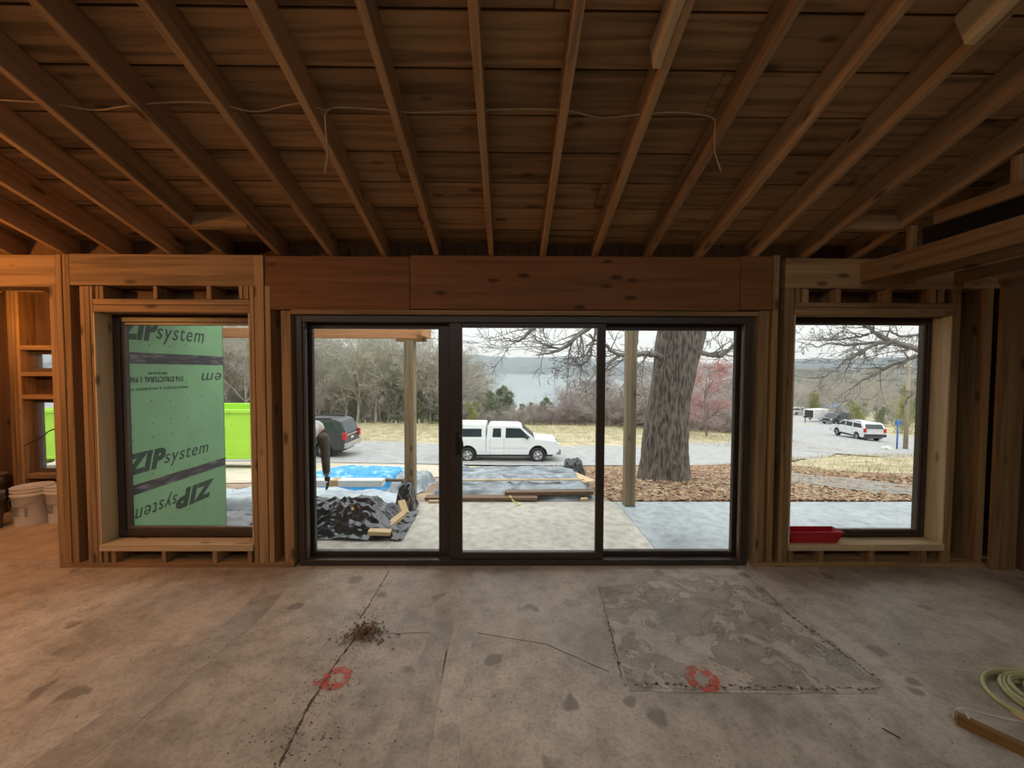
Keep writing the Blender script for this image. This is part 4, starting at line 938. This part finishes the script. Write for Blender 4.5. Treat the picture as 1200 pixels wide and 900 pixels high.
g = ground(780, 563); OY = g.y
oak = empty('oak_tree', (g.x, OY, terr(g.x, OY))); tag(oak, 'big rough-barked oak trunk standing in fallen leaves', 'tree')
op = [Vector((g.x, OY, terr(g.x, OY) - .15)), at(779, 520, OY), at(784, 470, OY), at(791, 430, OY), at(799, 386, OY), at(812, 320, OY), at(826, 250, OY), at(842, 170, OY)]
pxm = OY / 450
tr = trunkmesh('trunk', op, [28 * pxm, 24.5 * pxm, 22 * pxm, 23 * pxm, 26 * pxm, 25 * pxm, 22 * pxm, 12 * pxm], OBARK, oak, 56, 14); tr.location = -oak.location
def A(l, Y): return [at(u, v, Y + dy) for u, v, dy in l]
limb(oak, A([(790, 420, .0), (768, 417, -.25), (755, 414, -.5), (738, 417, -.7), (722, 414, -.8), (708, 404, -.9), (690, 392, -1)], OY), .07, .02, 1, 16, 1.0)
limb(oak, A([(728, 415, -.7), (716, 425, -.9), (705, 440, -1.0), (700, 448, -1)], OY), .03, .008, 2, 6, .6)
limb(oak, A([(816, 412, .1), (830, 415, .2), (845, 416, .3), (856, 408, .4), (866, 398, .5), (885, 385, .6)], OY), .06, .025, 3, 12, .9)
limb(oak, A([(790, 300, -.2), (755, 330, -.8), (748, 385, -1.0), (744, 420, -1.1)], OY), .06, .012, 4, 10, .8)
limb(oak, A([(795, 250, -.2), (740, 320, -.5), (700, 372, -.8), (672, 398, -1), (650, 413, -1.1), (628, 416, -1.2)], OY), .09, .01, 5, 20, 1.0)
limb(oak, A([(800, 220, -.2), (720, 290, -.6), (660, 350, -.9), (625, 385, -1), (608, 400, -1.1), (590, 396, -1.2)], OY), .08, .008, 6, 18, .8)
limb(oak, A([(700, 375, -.8), (692, 415, -1), (684, 426, -1), (672, 428, -1), (660, 424, -1)], OY), .035, .008, 7, 12, .7)
limb(oak, A([(830, 250, .2), (850, 330, .3), (846, 372, .3), (840, 395, .3)], OY), .06, .01, 8, 8, .8)
# second tree at the right of the house; its limbs hang in front of the right-hand window
o2 = at(1235, 560, 9.5); o2z = terr(o2.x, 9.5)
oak2 = empty('oak_tree', (o2.x, 9.5, o2z)); tag(oak2, 'leafless tree whose long limbs hang before the right-hand window', 'tree')
tr = trunkmesh('trunk', [(o2.x, 9.5, o2z - .1), (o2.x + .05, 9.5, 1), (o2.x, 9.45, 3), (o2.x - .1, 9.4, 6)], [.40, .33, .3, .2], OBARK, oak2, 40, 10); tr.location = -oak2.location
RB = 9.0
limb(oak2, A([(1230, 440, .4), (1150, 432, .2), (1080, 411, 0), (1052, 402, 0), (1036, 396, 0), (1020, 386, 0), (1005, 376, 0), (985, 360, 0)], RB), .085, .03, 21, 16, .9)
limb(oak2, A([(1048, 401, 0), (1030, 402, 0), (1016, 408, 0), (1002, 417, 0), (990, 424, 0), (978, 434, 0), (966, 440, 0), (945, 444, 0)], RB), .05, .009, 22, 16, .8)
limb(oak2, A([(1030, 401, 0), (1010, 403, .1), (990, 404, .1), (972, 402, .1), (958, 406, .1), (938, 400, .1)], RB), .035, .008, 23, 12, .7)
limb(oak2, A([(1016, 393, 0), (1000, 395, .2), (982, 398, .2), (962, 399, .2), (936, 398, .2)], RB), .03, .007, 24, 12, .7)
limb(oak2, A([(1230, 450, .4), (1130, 424, .3), (1080, 418, .3), (1064, 421, .3), (1048, 427, .3), (1034, 432, .3), (1024, 440, .3), (1010, 446, .3), (998, 455, .3), (986, 462, .3)], RB), .06, .009, 25, 20, .8)
limb(oak2, A([(1120, 480, .3), (1088, 462, .2), (1076, 458, .2), (1066, 464, .2), (1058, 474, .2)], RB), .05, .012, 26, 6, .5)
limb(oak2, A([(1150, 432, .3), (1100, 392, .2), (1076, 392, .1), (1056, 394, 0), (1040, 388, 0), (1010, 392, 0), (985, 388, 0)], RB), .045, .009, 27, 14, .7)

# ================================================================== VEHICLES, SKIP, POLES
TYRE = plain('tyre_rubber', (.02, .02, .02), .8, .2, 9); ALLOY = plain('wheel_alloy', (.5, .5, .5), .3, .2, 6, metal=.7); TINT = plain('tinted_glass', (.035, .045, .05), .12, .2, 3, spec=.5)
CHROME = plain('chrome', (.6, .6, .62), .15, .1, 4, metal=1); TAIL = plain('tail_lamp', (.45, .015, .02), .2, .1, 3); CLEAR = plain('lamp_lens', (.75, .75, .72), .15, .1, 3); TRIM = plain('dark_trim', (.03, .03, .032), .5, .2, 5)
def arch(cx, r, z0, n=9): 
    a0 = math.asin(max(-1, min(1, (z0 - r * .92) / r))) if False else 0
    return [(cx - r * math.cos(math.pi * k / n), z0 + (r * 1.0) * math.sin(math.pi * k / n)) for k in range(n + 1)]
def wheel(parent, x, y, r, sgn, wd=.24):
    e = lathe('wheel', [(r * .55, -wd / 2), (r * .93, -wd / 2), (r, -wd * .38), (r, wd * .38), (r * .93, wd / 2), (r * .62, wd / 2), (r * .6, wd * .35)], TYRE, parent, 24)
    e.location = (x, y, r); e.rotation_euler = (R(90) * -sgn, 0, 0)
    h = lathe('rim', [(0, wd * .38), (r * .18, wd * .38), (r * .2, wd * .3), (r * .5, wd * .33), (r * .61, wd * .47), (r * .61, wd * .2)], ALLOY, e, 20)
    V, Fc = [], []
    for k in range(5):
        a = k * 1.2566; addbox(V, Fc, -.0, .0, 0, 0, 0, 0); V[-8:] = []; Fc[-6:] = []
        i = len(V); c, s = math.cos(a), math.sin(a)
        for (rr_, w_) in ((.24, .05), (.54, .09)):
            for q in (-1, 1): V.append((r * (rr_ * c - q * w_ * s), r * (rr_ * s + q * w_ * c), wd * .345))
        Fc.append((i, i + 1, i + 3, i + 2))
    mesh('rim_opening', V, Fc, TRIM, e)
def quadpanel(name, pts, mat, parent, th=.012):
    P = [Vector(p) for p in pts]; nrm = (P[1] - P[0]).cross(P[2] - P[0]).normalized(); n = len(P)
    V = [p + nrm * th for p in P] + [p - nrm * th for p in P]; Fc = [tuple(range(n)), tuple(reversed(range(n, 2 * n)))] + [(k, k + n, (k + 1) % n + n, (k + 1) % n) for k in range(n)]
    return mesh(name, V, Fc, mat, parent)
def vehicle(name, label, cat, pos, heading, paint, spec):
    e = empty(name, pos, 0); hw = spec['w'] / 2; zb_ = spec['belt']; tp = .16
    h = lambda z: hw - (max(0, z - zb_) * tp) - (max(0, .55 - z) * .08)
    low = []
    for it in spec['low']: low += arch(*it[1:]) if it[0] == 'arch' else [it]
    prism('body', low, h, paint, e, .018)
    for nm, pf in spec['upper']: prism(nm, pf, lambda z, a=0: h(z) - .015, paint, e, .02)
    for pf in spec['side_glass']:
        for s in (-1, 1): quadpanel('side_window', [(x, s * (h(z) - .012), z) for x, z in pf], TINT, e, .008)
    for nm, (x0, z0, x1, z1, k), mt in spec['end_glass']:
        quadpanel(nm, [(x0, -h(z0) * k, z0), (x0, h(z0) * k, z0), (x1, h(z1) * k, z1), (x1, -h(z1) * k, z1)], mt, e, .012)
    for cx in spec['wheels']:
        for s in (-1, 1): wheel(e, cx, s * (hw - .13), spec['r'], s)
    for nm, x0, x1, y0, y1, z0, z1, mt in spec['bits']:
        o = link(nm, boxmesh(x1 - x0, y1 - y0, z1 - z0, .012), mt, e); o.location = ((x0 + x1) / 2, (y0 + y1) / 2, (z0 + z1) / 2)
    e.rotation_euler = (0, 0, heading); tag(e, label, cat); return e
WPAINT = plain('white_paint', (.70, .72, .73), .25, .04, 2); DPAINT = plain('charcoal_paint', (.045, .048, .053), .28, .2, 2, spec=.5)
def both(nm, x0, x1, d0, d1, z0, z1, mt, hw): return [(nm, x0, x1, hw + d0, hw + d1, z0, z1, mt), (nm, x0, x1, -hw - d1, -hw - d0, z0, z1, mt)]
# pickup with a bed cap: x forward, origin at mid length
def pickup_spec(hw=.98):
    r = .385
    low = [(-2.85, .55), ('arch', -1.80, .46, .42), ('arch', 1.74, .46, .42), (2.72, .5), (2.80, .62), (2.80, .98), (2.62, 1.12), (1.55, 1.20), (1.2, 1.22), (-2.85, 1.22)]
    low = [(-2.85, .55), (-2.5, .42)] + [('arch', -1.80, .47, .42), ('arch', 1.74, .47, .42)] + [(2.62, .42), (2.80, .60), (2.80, .95), (2.66, 1.10), (1.60, 1.21), (1.2, 1.24), (-2.85, 1.24)]
    up = [('cab', [(1.62, 1.2), (.92, 1.80), (.75, 1.86), (-.62, 1.88), (-.78, 1.84), (-.85, 1.2)]), ('bed_cap', [(-.9, 1.2), (-.9, 1.93), (-2.62, 1.95), (-2.84, 1.82), (-2.88, 1.2)])]
    glass = [[(1.36, 1.27), (.84, 1.74), (.12, 1.76), (.10, 1.27)], [(-.12, 1.3), (-.12, 1.74), (-.52, 1.74), (-.56, 1.3)], [(-1.1, 1.32), (-1.1, 1.72), (-2.3, 1.72), (-2.3, 1.32)], [(-2.42, 1.32), (-2.42, 1.72), (-2.76, 1.72), (-2.8, 1.32)]]
    bits = both('door_seam', .02, .03, -.012, .004, .5, 1.24, TRIM, hw) + both('door_seam', -.68, -.67, -.012, .004, .48, 1.24, TRIM, hw) + both('body_seam', -.885, -.865, -.012, .004, .5, 1.24, TRIM, hw) + both('trim_strip', -.66, 1.2, -.006, .006, .74, .775, plain('grey_strip', (.45, .46, .47), .4, .1, 4), hw)
    bits += both('door_handle', .10, .24, -.0, .02, 1.06, 1.10, CLEAR, hw) + both('side_mirror', 1.12, 1.22, -.02, .2, 1.24, 1.40, TRIM, hw)
    bits += [('front_bumper', 2.66, 2.90, -hw + .02, hw - .02, .42, .66, plain('bumper_grey', (.2, .21, .22), .4, .2, 3)), ('headlight', 2.70, 2.815, -hw + .04, -hw + .38, .82, 1.0, CLEAR), ('headlight', 2.70, 2.815, hw - .38, hw - .04, .82, 1.0, CLEAR), ('grille', 2.76, 2.82, -.52, .52, .72, 1.0, TRIM), ('rear_bumper', -2.98, -2.82, -hw + .02, hw - .02, .5, .68, CHROME), ('tail_light', -2.88, -2.80, -hw, -hw + .16, .8, 1.15, TAIL), ('tail_light', -2.88, -2.80, hw - .16, hw, .8, 1.15, TAIL), ('underbody', -2.6, 2.5, -.8, .8, .3, .5, TRIM)]
    return dict(w=hw * 2, belt=1.22, low=low, upper=up, side_glass=glass, end_glass=[('windshield', (1.58, 1.24, .95, 1.78, .9), TINT), ('rear_window', (-2.885, 1.32, -2.85, 1.75, .8), TINT)], wheels=(-1.80, 1.74), r=r, bits=bits)
def suv_spec(hw=1.0, tall=1.93, wag=False):
    low = [(-2.62, .55), (-2.4, .40), ('arch', -1.55, .46, .40), ('arch', 1.50, .46, .40), (2.45, .40), (2.58, .6), (2.58, .95), (2.40, 1.10), (1.5, 1.18), (1.2, 1.2), (-2.62, 1.2)]
    up = [('cabin', [(1.55, 1.17), (.75, tall - .12), (.5, tall - .04), (-.6, tall), (-2.1, tall - .04), (-2.36, tall - .14), (-2.62, 1.17)])]
    t = tall - .15
    glass = [[(1.2, 1.26), (.68, t - .02), (.22, t), (.2, 1.26)], [(.08, 1.26), (.08, t), (-.86, t), (-.86, 1.26)], [(-1.0, 1.26), (-1.0, t), (-2.02, t - .02), (-2.28, 1.3)]]
    bits = both('door_seam', .12, .135, -.012, .004, .5, 1.2, TRIM, hw) + both('door_seam', -.94, -.925, -.012, .004, .62, 1.2, TRIM, hw) + both('side_mirror', 1.05, 1.16, -.02, .2, 1.22, 1.4, TRIM, hw) + both('roof_rail', -1.9, .4, -.22, -.17, tall - .03, tall + .05, TRIM, hw) + both('sill_trim', -1.0, .95, -.04, .0, .38, .5, TRIM, hw)
    bits += [('tail_light', -2.70, -2.52, -hw + .0, -hw + .2, .92, 1.3, TAIL), ('tail_light', -2.70, -2.52, hw - .2, hw - .0, .92, 1.3, TAIL), ('rear_bumper', -2.76, -2.56, -hw + .03, hw - .03, .5, .76, CHROME if not wag else TRIM), ('front_bumper', 2.45, 2.68, -hw + .03, hw - .03, .4, .66, TRIM), ('headlight', 2.45, 2.6, -hw + .05, -hw + .42, .8, .98, CLEAR), ('headlight', 2.45, 2.6, hw - .42, hw - .05, .8, .98, CLEAR), ('licence_plate', -2.645, -2.62, -.16, .16, .9, 1.0, CLEAR), ('underbody', -2.4, 2.3, -.8, .8, .28, .5, TRIM), ('tailgate_trim', -2.66, -2.6, -.75, .75, 1.1, 1.16, CHROME)]
    return dict(w=hw * 2, belt=1.18, low=low, upper=up, side_glass=glass, end_glass=[('windshield', (1.5, 1.22, .8, tall - .16, .9), TINT), ('rear_window', (-2.615, 1.26, -2.37, tall - .17, .82), TINT)], wheels=(-1.55, 1.50), r=.385, bits=bits)
fx = at(657, 520, 19.2).x
vehicle('pickup_truck', 'white extended-cab pickup with a white bed cap parked on the road', 'truck', (fx - 2.88, 20.15, terr(0, 20) + .07), 0, WPAINT, pickup_spec())
rx = at(404, 510, 19.5).x
vehicle('sport_utility', 'dark charcoal SUV with red tail light parked across the road', 'car', (rx - 2.7, 20.6, terr(rx, 20) + .07), math.pi, DPAINT, suv_spec(1.0, 2.0))
p = ground(1003, 514); vehicle('sport_utility', 'white SUV with dark windows driving on the side road', 'car', (p.x, p.y, terr(p.x, p.y) + .08), R(80), WPAINT, suv_spec(.95, 1.85, True)).scale = (.92, .95, .97)
p = ground(938, 486.5); vehicle('pickup_truck', 'white pickup truck far down the side road', 'truck', (p.x, p.y, terr(p.x, p.y) + .08), 0.05, WPAINT, pickup_spec())
p = ground(980, 497); vehicle('pickup_truck', 'dark pickup truck partly hidden by the white SUV', 'truck', (p.x, p.y, terr(p.x, p.y) + .08), R(200), DPAINT, pickup_spec())
def trailer():
    p = ground(972, 495.5); e = empty('cargo_trailer', (p.x, p.y + 3, terr(p.x, p.y) + .08), R(20)); W2 = plain('pinkish_white', (.75, .70, .69), .5, .1, 4)
    prism('box_body', [(-2.2, .5), (2.0, .5), (2.35, .8), (2.35, 1.9), (2.1, 2.15), (-2.2, 2.15)], .95, W2, e, .03); 
    for s in (-1, 1): wheel(e, -.2, s * .98, .34, s, .2)
    o = link('hitch', boxmesh(1.2, .08, .08, .01), TRIM, e); o.location = (2.8, 0, .5); o = link('door_frame', boxmesh(.03, 1.5, 1.4, .005), TRIM, e); o.location = (-2.21, 0, 1.3); tag(e, 'pale box trailer parked behind the white SUV', 'trailer')
trailer()
# lime green roll-off skip
def skip():
    LIME = plain('lime_paint', (.36, .66, .045), .4, .1, 1.5); Y = 12; x0, x1 = at(14, 500, Y).x, at(322, 500, Y).x; z0 = terr(-10, Y + .8) + .05; zt = at(280, 482, Y).z; L = x1 - x0
    zg = terr(-10, Y) + .05; e = empty('dumpster', ((x0 + x1) / 2, Y + 1.15, zg)); hw = 1.15; T = zt - zg
    V, Fc = [], []
    addbox(V, Fc, -L / 2, L / 2, -hw, -hw + .05, .3, T); addbox(V, Fc, -L / 2, L / 2, hw - .05, hw, .3, T); addbox(V, Fc, -L / 2, -L / 2 + .05, -hw, hw, .3, T); addbox(V, Fc, L / 2 - .05, L / 2, -hw, hw, .3, T); addbox(V, Fc, -L / 2, L / 2, -hw, hw, .25, .31)
    mesh('body', V, Fc, LIME, e)
    for s in (-1, 1):
        o = link('top_rail', boxmesh(L + .1, .13, .11, .01), LIME, e); o.location = (0, s * (hw + .01), T)
        o = link('lower_panel', boxmesh(L, .03, .5, .004), LIME, e); o.location = (0, s * (hw + .012), .6)
        o = link('bottom_rail', boxmesh(L, .12, .10, .01), LIME, e); o.location = (0, s * (hw - .02), .3)
        for k in range(5): o = link('side_rib', boxmesh(.10, .08, T - .45, .008), LIME, e); o.location = (-L / 2 + .2 + k * (L - 2.6) / 4, s * (hw + .03), T / 2 + .16)
        for k in (-1, 1):
            w_ = lathe('wheel', [(0, -.1), (.15, -.1), (.15, .1), (0, .1)], LIME, e, 16); w_.location = (k * (L / 2 - .5), s * .7, .15); w_.rotation_euler = (R(90), 0, 0)
    for s in (-.5, .5): o = link('skid_beam', boxmesh(L, .12, .12, .01), TRIM, e); o.location = (0, s, .19)
    tag(e, 'lime green roll-off dumpster standing on the sandy drive', 'dumpster')
skip()
POLEW = wood('pole_wood', (.36, .30, .22), 'z', .7)
p = ground(1061, 527); pz = terr(p.x, p.y); ptop = at(1061, 424, p.y).z
def pole(x, y, z, top, label):
    e = empty('utility_pole', (x, y, z)); V, Fc = [], []; tube(V, Fc, [(0, 0, -.2), (0, 0, top - z)], [.16, .12], 10); mesh('shaft', V, Fc, POLEW, e, True)
    o = link('crossarm', boxmesh(1.6, .09, .11, .008), POLEW, e); o.location = (-.5, 0, top - z - .45)
    for dx in (-1.2, -.3, .2): o = lathe('insulator', [(0, 0), (.04, 0), (.06, .05), (.03, .1), (0, .12)], CLEAR, e, 10); o.location = (dx, 0, top - z - .39)
    tag(e, label, 'pole'); return e
pole(p.x, p.y, pz, ptop, 'wooden utility pole with crossarm beside the side road'); PXY = p.copy()
q = Vector((-29, 31, terr(-29, 31))); pole(q.x, q.y, q.z, 7.2, 'taller wooden utility pole hidden beyond the green wall')
for k, (dz, va, vb, lb) in enumerate(((.0, 393.5, 407, 'upper overhead power line above the lake'), (-.35, 401, 413, 'lower overhead power line above the lake'))):
    P_ = [Vector((-29.5 + k * .9, 31, 6.85)), at(545, va, 30.6), at(690, vb, 30.3), at(830, vb + 8, 30), Vector((PXY.x - 1.2 + k * .9, PXY.y, ptop - .3))]
    o = tubeobj('power_line', smoothpts(P_, 8), .014, TRIM, None, 4); tag(o, lb, 'cable')
# blue sign post, mailbox, stone, canopy
BLUE = plain('blue_paint', (.05, .14, .42), .4, .2, 5)
p = ground(1051, 527); e = empty('sign_post', (p.x, p.y, terr(p.x, p.y))); hh = at(1051, 491, p.y).z - terr(p.x, p.y)
V, Fc = [], []; tube(V, Fc, [(0, 0, -.1), (0, 0, hh)], .055, 8); mesh('shaft', V, Fc, BLUE, e, True); o = link('sign_panel', boxmesh(.5, .06, .34, .01), BLUE, e); o.location = (.05, 0, hh - .3); tag(e, 'blue metal post with a small blue panel near the utility pole', 'sign')
p = ground(943.5, 496); e = empty('mailbox', (p.x, p.y, terr(p.x, p.y))); o = link('stake', boxmesh(.1, .1, 1.0, .01), TRIM, e); o.location = (0, 0, .5)
o = prism('box', [(-.25, 0), (.25, 0), (.25, .2), (.18, .3), (-.18, .3), (-.25, .2)], .14, TRIM, e, .01); o.location = (0, 0, 1.0); tag(e, 'small dark mailbox on a post beside the side road', 'mailbox')
p = ground(1040.5, 528); V, Fc = [], []; bm = bmesh.new(); bmesh.ops.create_icosphere(bm, subdivisions=2, radius=.42)
for v in bm.verts: v.co *= 1 + .3 * noise.noise(v.co * 3); v.co.z *= .55
me = bpy.data.meshes.new('stone'); bm.to_mesh(me); bm.free(); o = link('boulder', me, plain('pale_stone', (.6, .58, .53), .9, .25, 4, .3)); o.location = (p.x, p.y, terr(p.x, p.y) + .12); tag(o, 'pale boulder on the grassy mound near the blue post', 'rock')
p = ground(980, 486); e = empty('canopy_tent', (p.x, p.y, terr(p.x, p.y)))
for sx in (-1, 1):
    for sy in (-1, 1): o = link('leg', boxmesh(.07, .07, 2.0, 0), CLEAR, e); o.location = (sx * 1.4, sy * 1.4, 1.0)
mesh('roof', [(-1.6, -1.6, 2), (1.6, -1.6, 2), (1.6, 1.6, 2), (-1.6, 1.6, 2), (0, 0, 2.9), (-1.6, -1.6, 1.75), (1.6, -1.6, 1.75), (1.6, 1.6, 1.75), (-1.6, 1.6, 1.75)], [(0, 1, 4), (1, 2, 4), (2, 3, 4), (3, 0, 4), (5, 6, 1, 0), (6, 7, 2, 1), (7, 8, 3, 2), (8, 5, 0, 3)], BLUE, e); tag(e, 'blue canopy tent far down the side road', 'canopy')

# ================================================================== STOOPING WORKER behind the left door stile
def skinned(name, pts, edges, mat, parent, sub=2):
    me = bpy.data.meshes.new(name); me.from_pydata([p[:3] for p in pts], edges, []); o = link(name, me, mat, parent)
    md = o.modifiers.new('skin', 'SKIN'); md.use_smooth_shade = True
    for i, p in enumerate(pts): o.data.skin_vertices[0].data[i].radius = (p[3], p[4] if len(p) > 4 else p[3]); o.data.skin_vertices[0].data[i].use_root = (i == 0)
    s = o.modifiers.new('sub', 'SUBSURF'); s.levels = s.render_levels = sub
    me2 = bpy.data.meshes.new_from_object(o.evaluated_get(bpy.context.evaluated_depsgraph_get())); o.modifiers.clear(); o.data = me2; me2.materials.clear(); me2.materials.append(mat); me2.shade_smooth(); return o
def worker():
    CLO = plain('pale_hoodie', (.60, .57, .54), .9, .15, 14); SLV = plain('brown_sleeve', (.13, .10, .075), .9, .3, 18); JEAN = plain('dark_jeans', (.06, .07, .09), .9, .3, 20); BOOT = plain('brown_boot', (.10, .07, .05), .6, .3, 20); SKIN = plain('skin', (.42, .27, .2), .6, .1, 12); GLV = plain('dark_glove', (.10, .07, .045), .8, .3, 20)
    bx = at(370, 560, 4.15).x; e = empty('person', (bx, 4.12, -.28)); tag(e, 'person in a pale hooded top stooping on the patio', 'person')
    # local: y forward (away from the house); stooped at the hips, arms hanging
    B = [(-.12, .0, .80, .15, .12), (-.12, .10, .98, .15, .13), (-.12, .28, 1.13, .13, .11), (-.12, .44, 1.17, .12, .09), (-.12, .56, 1.17, .08, .08), (-.12, .66, 1.12, .085, .1), (-.12, .72, 1.04, .07, .085),
         (.03, .45, 1.14, .05), (.085, .46, 1.0, .045), (.10, .45, .80, .05), (.09, .49, .60, .038), (-.27, .45, 1.14, .05), (-.33, .46, 1.0, .045), (-.34, .46, .80, .05), (-.33, .52, .60, .038),
         (-.03, -.02, .74, .10), (-.01, .03, .45, .072), (.0, -.03, .10, .05), (-.21, -.02, .74, .10), (-.23, .03, .45, .072), (-.24, -.03, .10, .05)]
    Ed = [(0, 1), (1, 2), (2, 3), (3, 4), (4, 5), (5, 6), (3, 7), (7, 8), (8, 9), (9, 10), (3, 11), (11, 12), (12, 13), (13, 14), (0, 15), (15, 16), (16, 17), (0, 18), (18, 19), (19, 20)]
    body = skinned('body', B, Ed, SKIN, e)
    skinned('hooded_top', [(-.12, .0, .80, .175, .145), (-.12, .10, .98, .175, .15), (-.12, .28, 1.13, .18, .15), (-.12, .44, 1.17, .19, .135), (-.12, .55, 1.16, .11, .1)], [(0, 1), (1, 2), (2, 3), (3, 4)], CLO, e)
    skinned('hood', [(-.12, .52, 1.19, .11, .1), (-.12, .63, 1.15, .125, .135), (-.12, .69, 1.09, .115, .125)], [(0, 1), (1, 2)], CLO, e)
    for s, (sx, ex, wx) in ((1, (.045, .088, .10)), (-1, (-.285, -.33, -.34))):
        skinned('sleeve', [(sx, .45, 1.14, .095), (ex, .46, 1.0, .064), (wx, .45, .80, .052), (wx - .008 * s, .485, .62, .044)], [(0, 1), (1, 2), (2, 3)], SLV, e)
        H = [(wx - .01 * s, .495, .60, .036, .026), (wx - .01 * s, .515, .53, .042, .024)]; Eh = [(0, 1)]
        hand = skinned('hand', H, Eh, GLV, e, 1)
        for k, L in enumerate((.07, .08, .075, .06)):
            oy = (k - 1.5) * .019; x = wx - .01 * s; skinned('finger', [(x, .52 + oy, .52, .0085), (x - .006 * s, .525 + oy, .50 - L * .5, .0085), (x - .02 * s, .53 + oy, .50 - L, .0075)], [(0, 1), (1, 2)], GLV, hand, 1)
        skinned('thumb', [(wx - .01 * s, .535, .56, .01), (wx - .018 * s, .565, .53, .0095), (wx - .025 * s, .572, .50, .008)], [(0, 1), (1, 2)], GLV, hand, 1)
        lx = -.02 if s > 0 else -.22; f = 0.0 if s > 0 else -.24
        skinned('trouser_leg', [(lx - .0, -.02, .80, .125), (lx, .0, .66, .115), (f - .01, .03, .45, .088), (f, -.02, .12, .07)], [(0, 1), (1, 2), (2, 3)], JEAN, e)
        skinned('boot', [(f, -.04, .11, .055), (f, -.04, .045, .045, .05), (f, .06, .04, .045, .04), (f, .17, .033, .042, .033)], [(0, 1), (1, 2), (2, 3)], BOOT, e)
    # face: eyes, nose, mouth, ears on the lowered head
    for s in (-1, 1):
        o = lathe('eye', [(0, -.01), (.01, -.005), (.012, 0), (.01, .005), (0, .01)], TRIM, body, 8); o.location = (-.12 + s * .032, .80, 1.03)
        o = lathe('ear', [(0, -.03), (.016, -.02), (.02, 0), (.012, .025), (0, .03)], SKIN, body, 8); o.location = (-.12 + s * .085, .70, 1.06)
    o = skinned('nose', [(-.12, .80, 1.02, .012), (-.12, .825, .995, .014)], [(0, 1)], SKIN, body, 1); o = link('mouth', boxmesh(.05, .008, .008, .002), plain('lip', (.35, .15, .13), .6, .1, 5), body); o.location = (-.12, .79, .965)
    e.location.x = bx - .19; e.location.z = -.28
worker()
# ================================================================== haze over the lake and the far hills
hz = box('lake_haze', -5000, 5000, 260, 5200, -60, 420, None, None, 0)
m = bpy.data.materials.new('haze'); m.use_nodes = True; n = m.node_tree; n.nodes.remove(n.nodes['Principled BSDF'])
vsn = n.nodes.new('ShaderNodeVolumeScatter'); vsn.inputs['Color'].default_value = (.60, .80, 1, 1); vsn.inputs['Density'].default_value = .00019
n.links.new(vsn.outputs[0], n.nodes['Material Output'].inputs['Volume']); hz.data.materials.append(m); tag(hz, kind='structure')
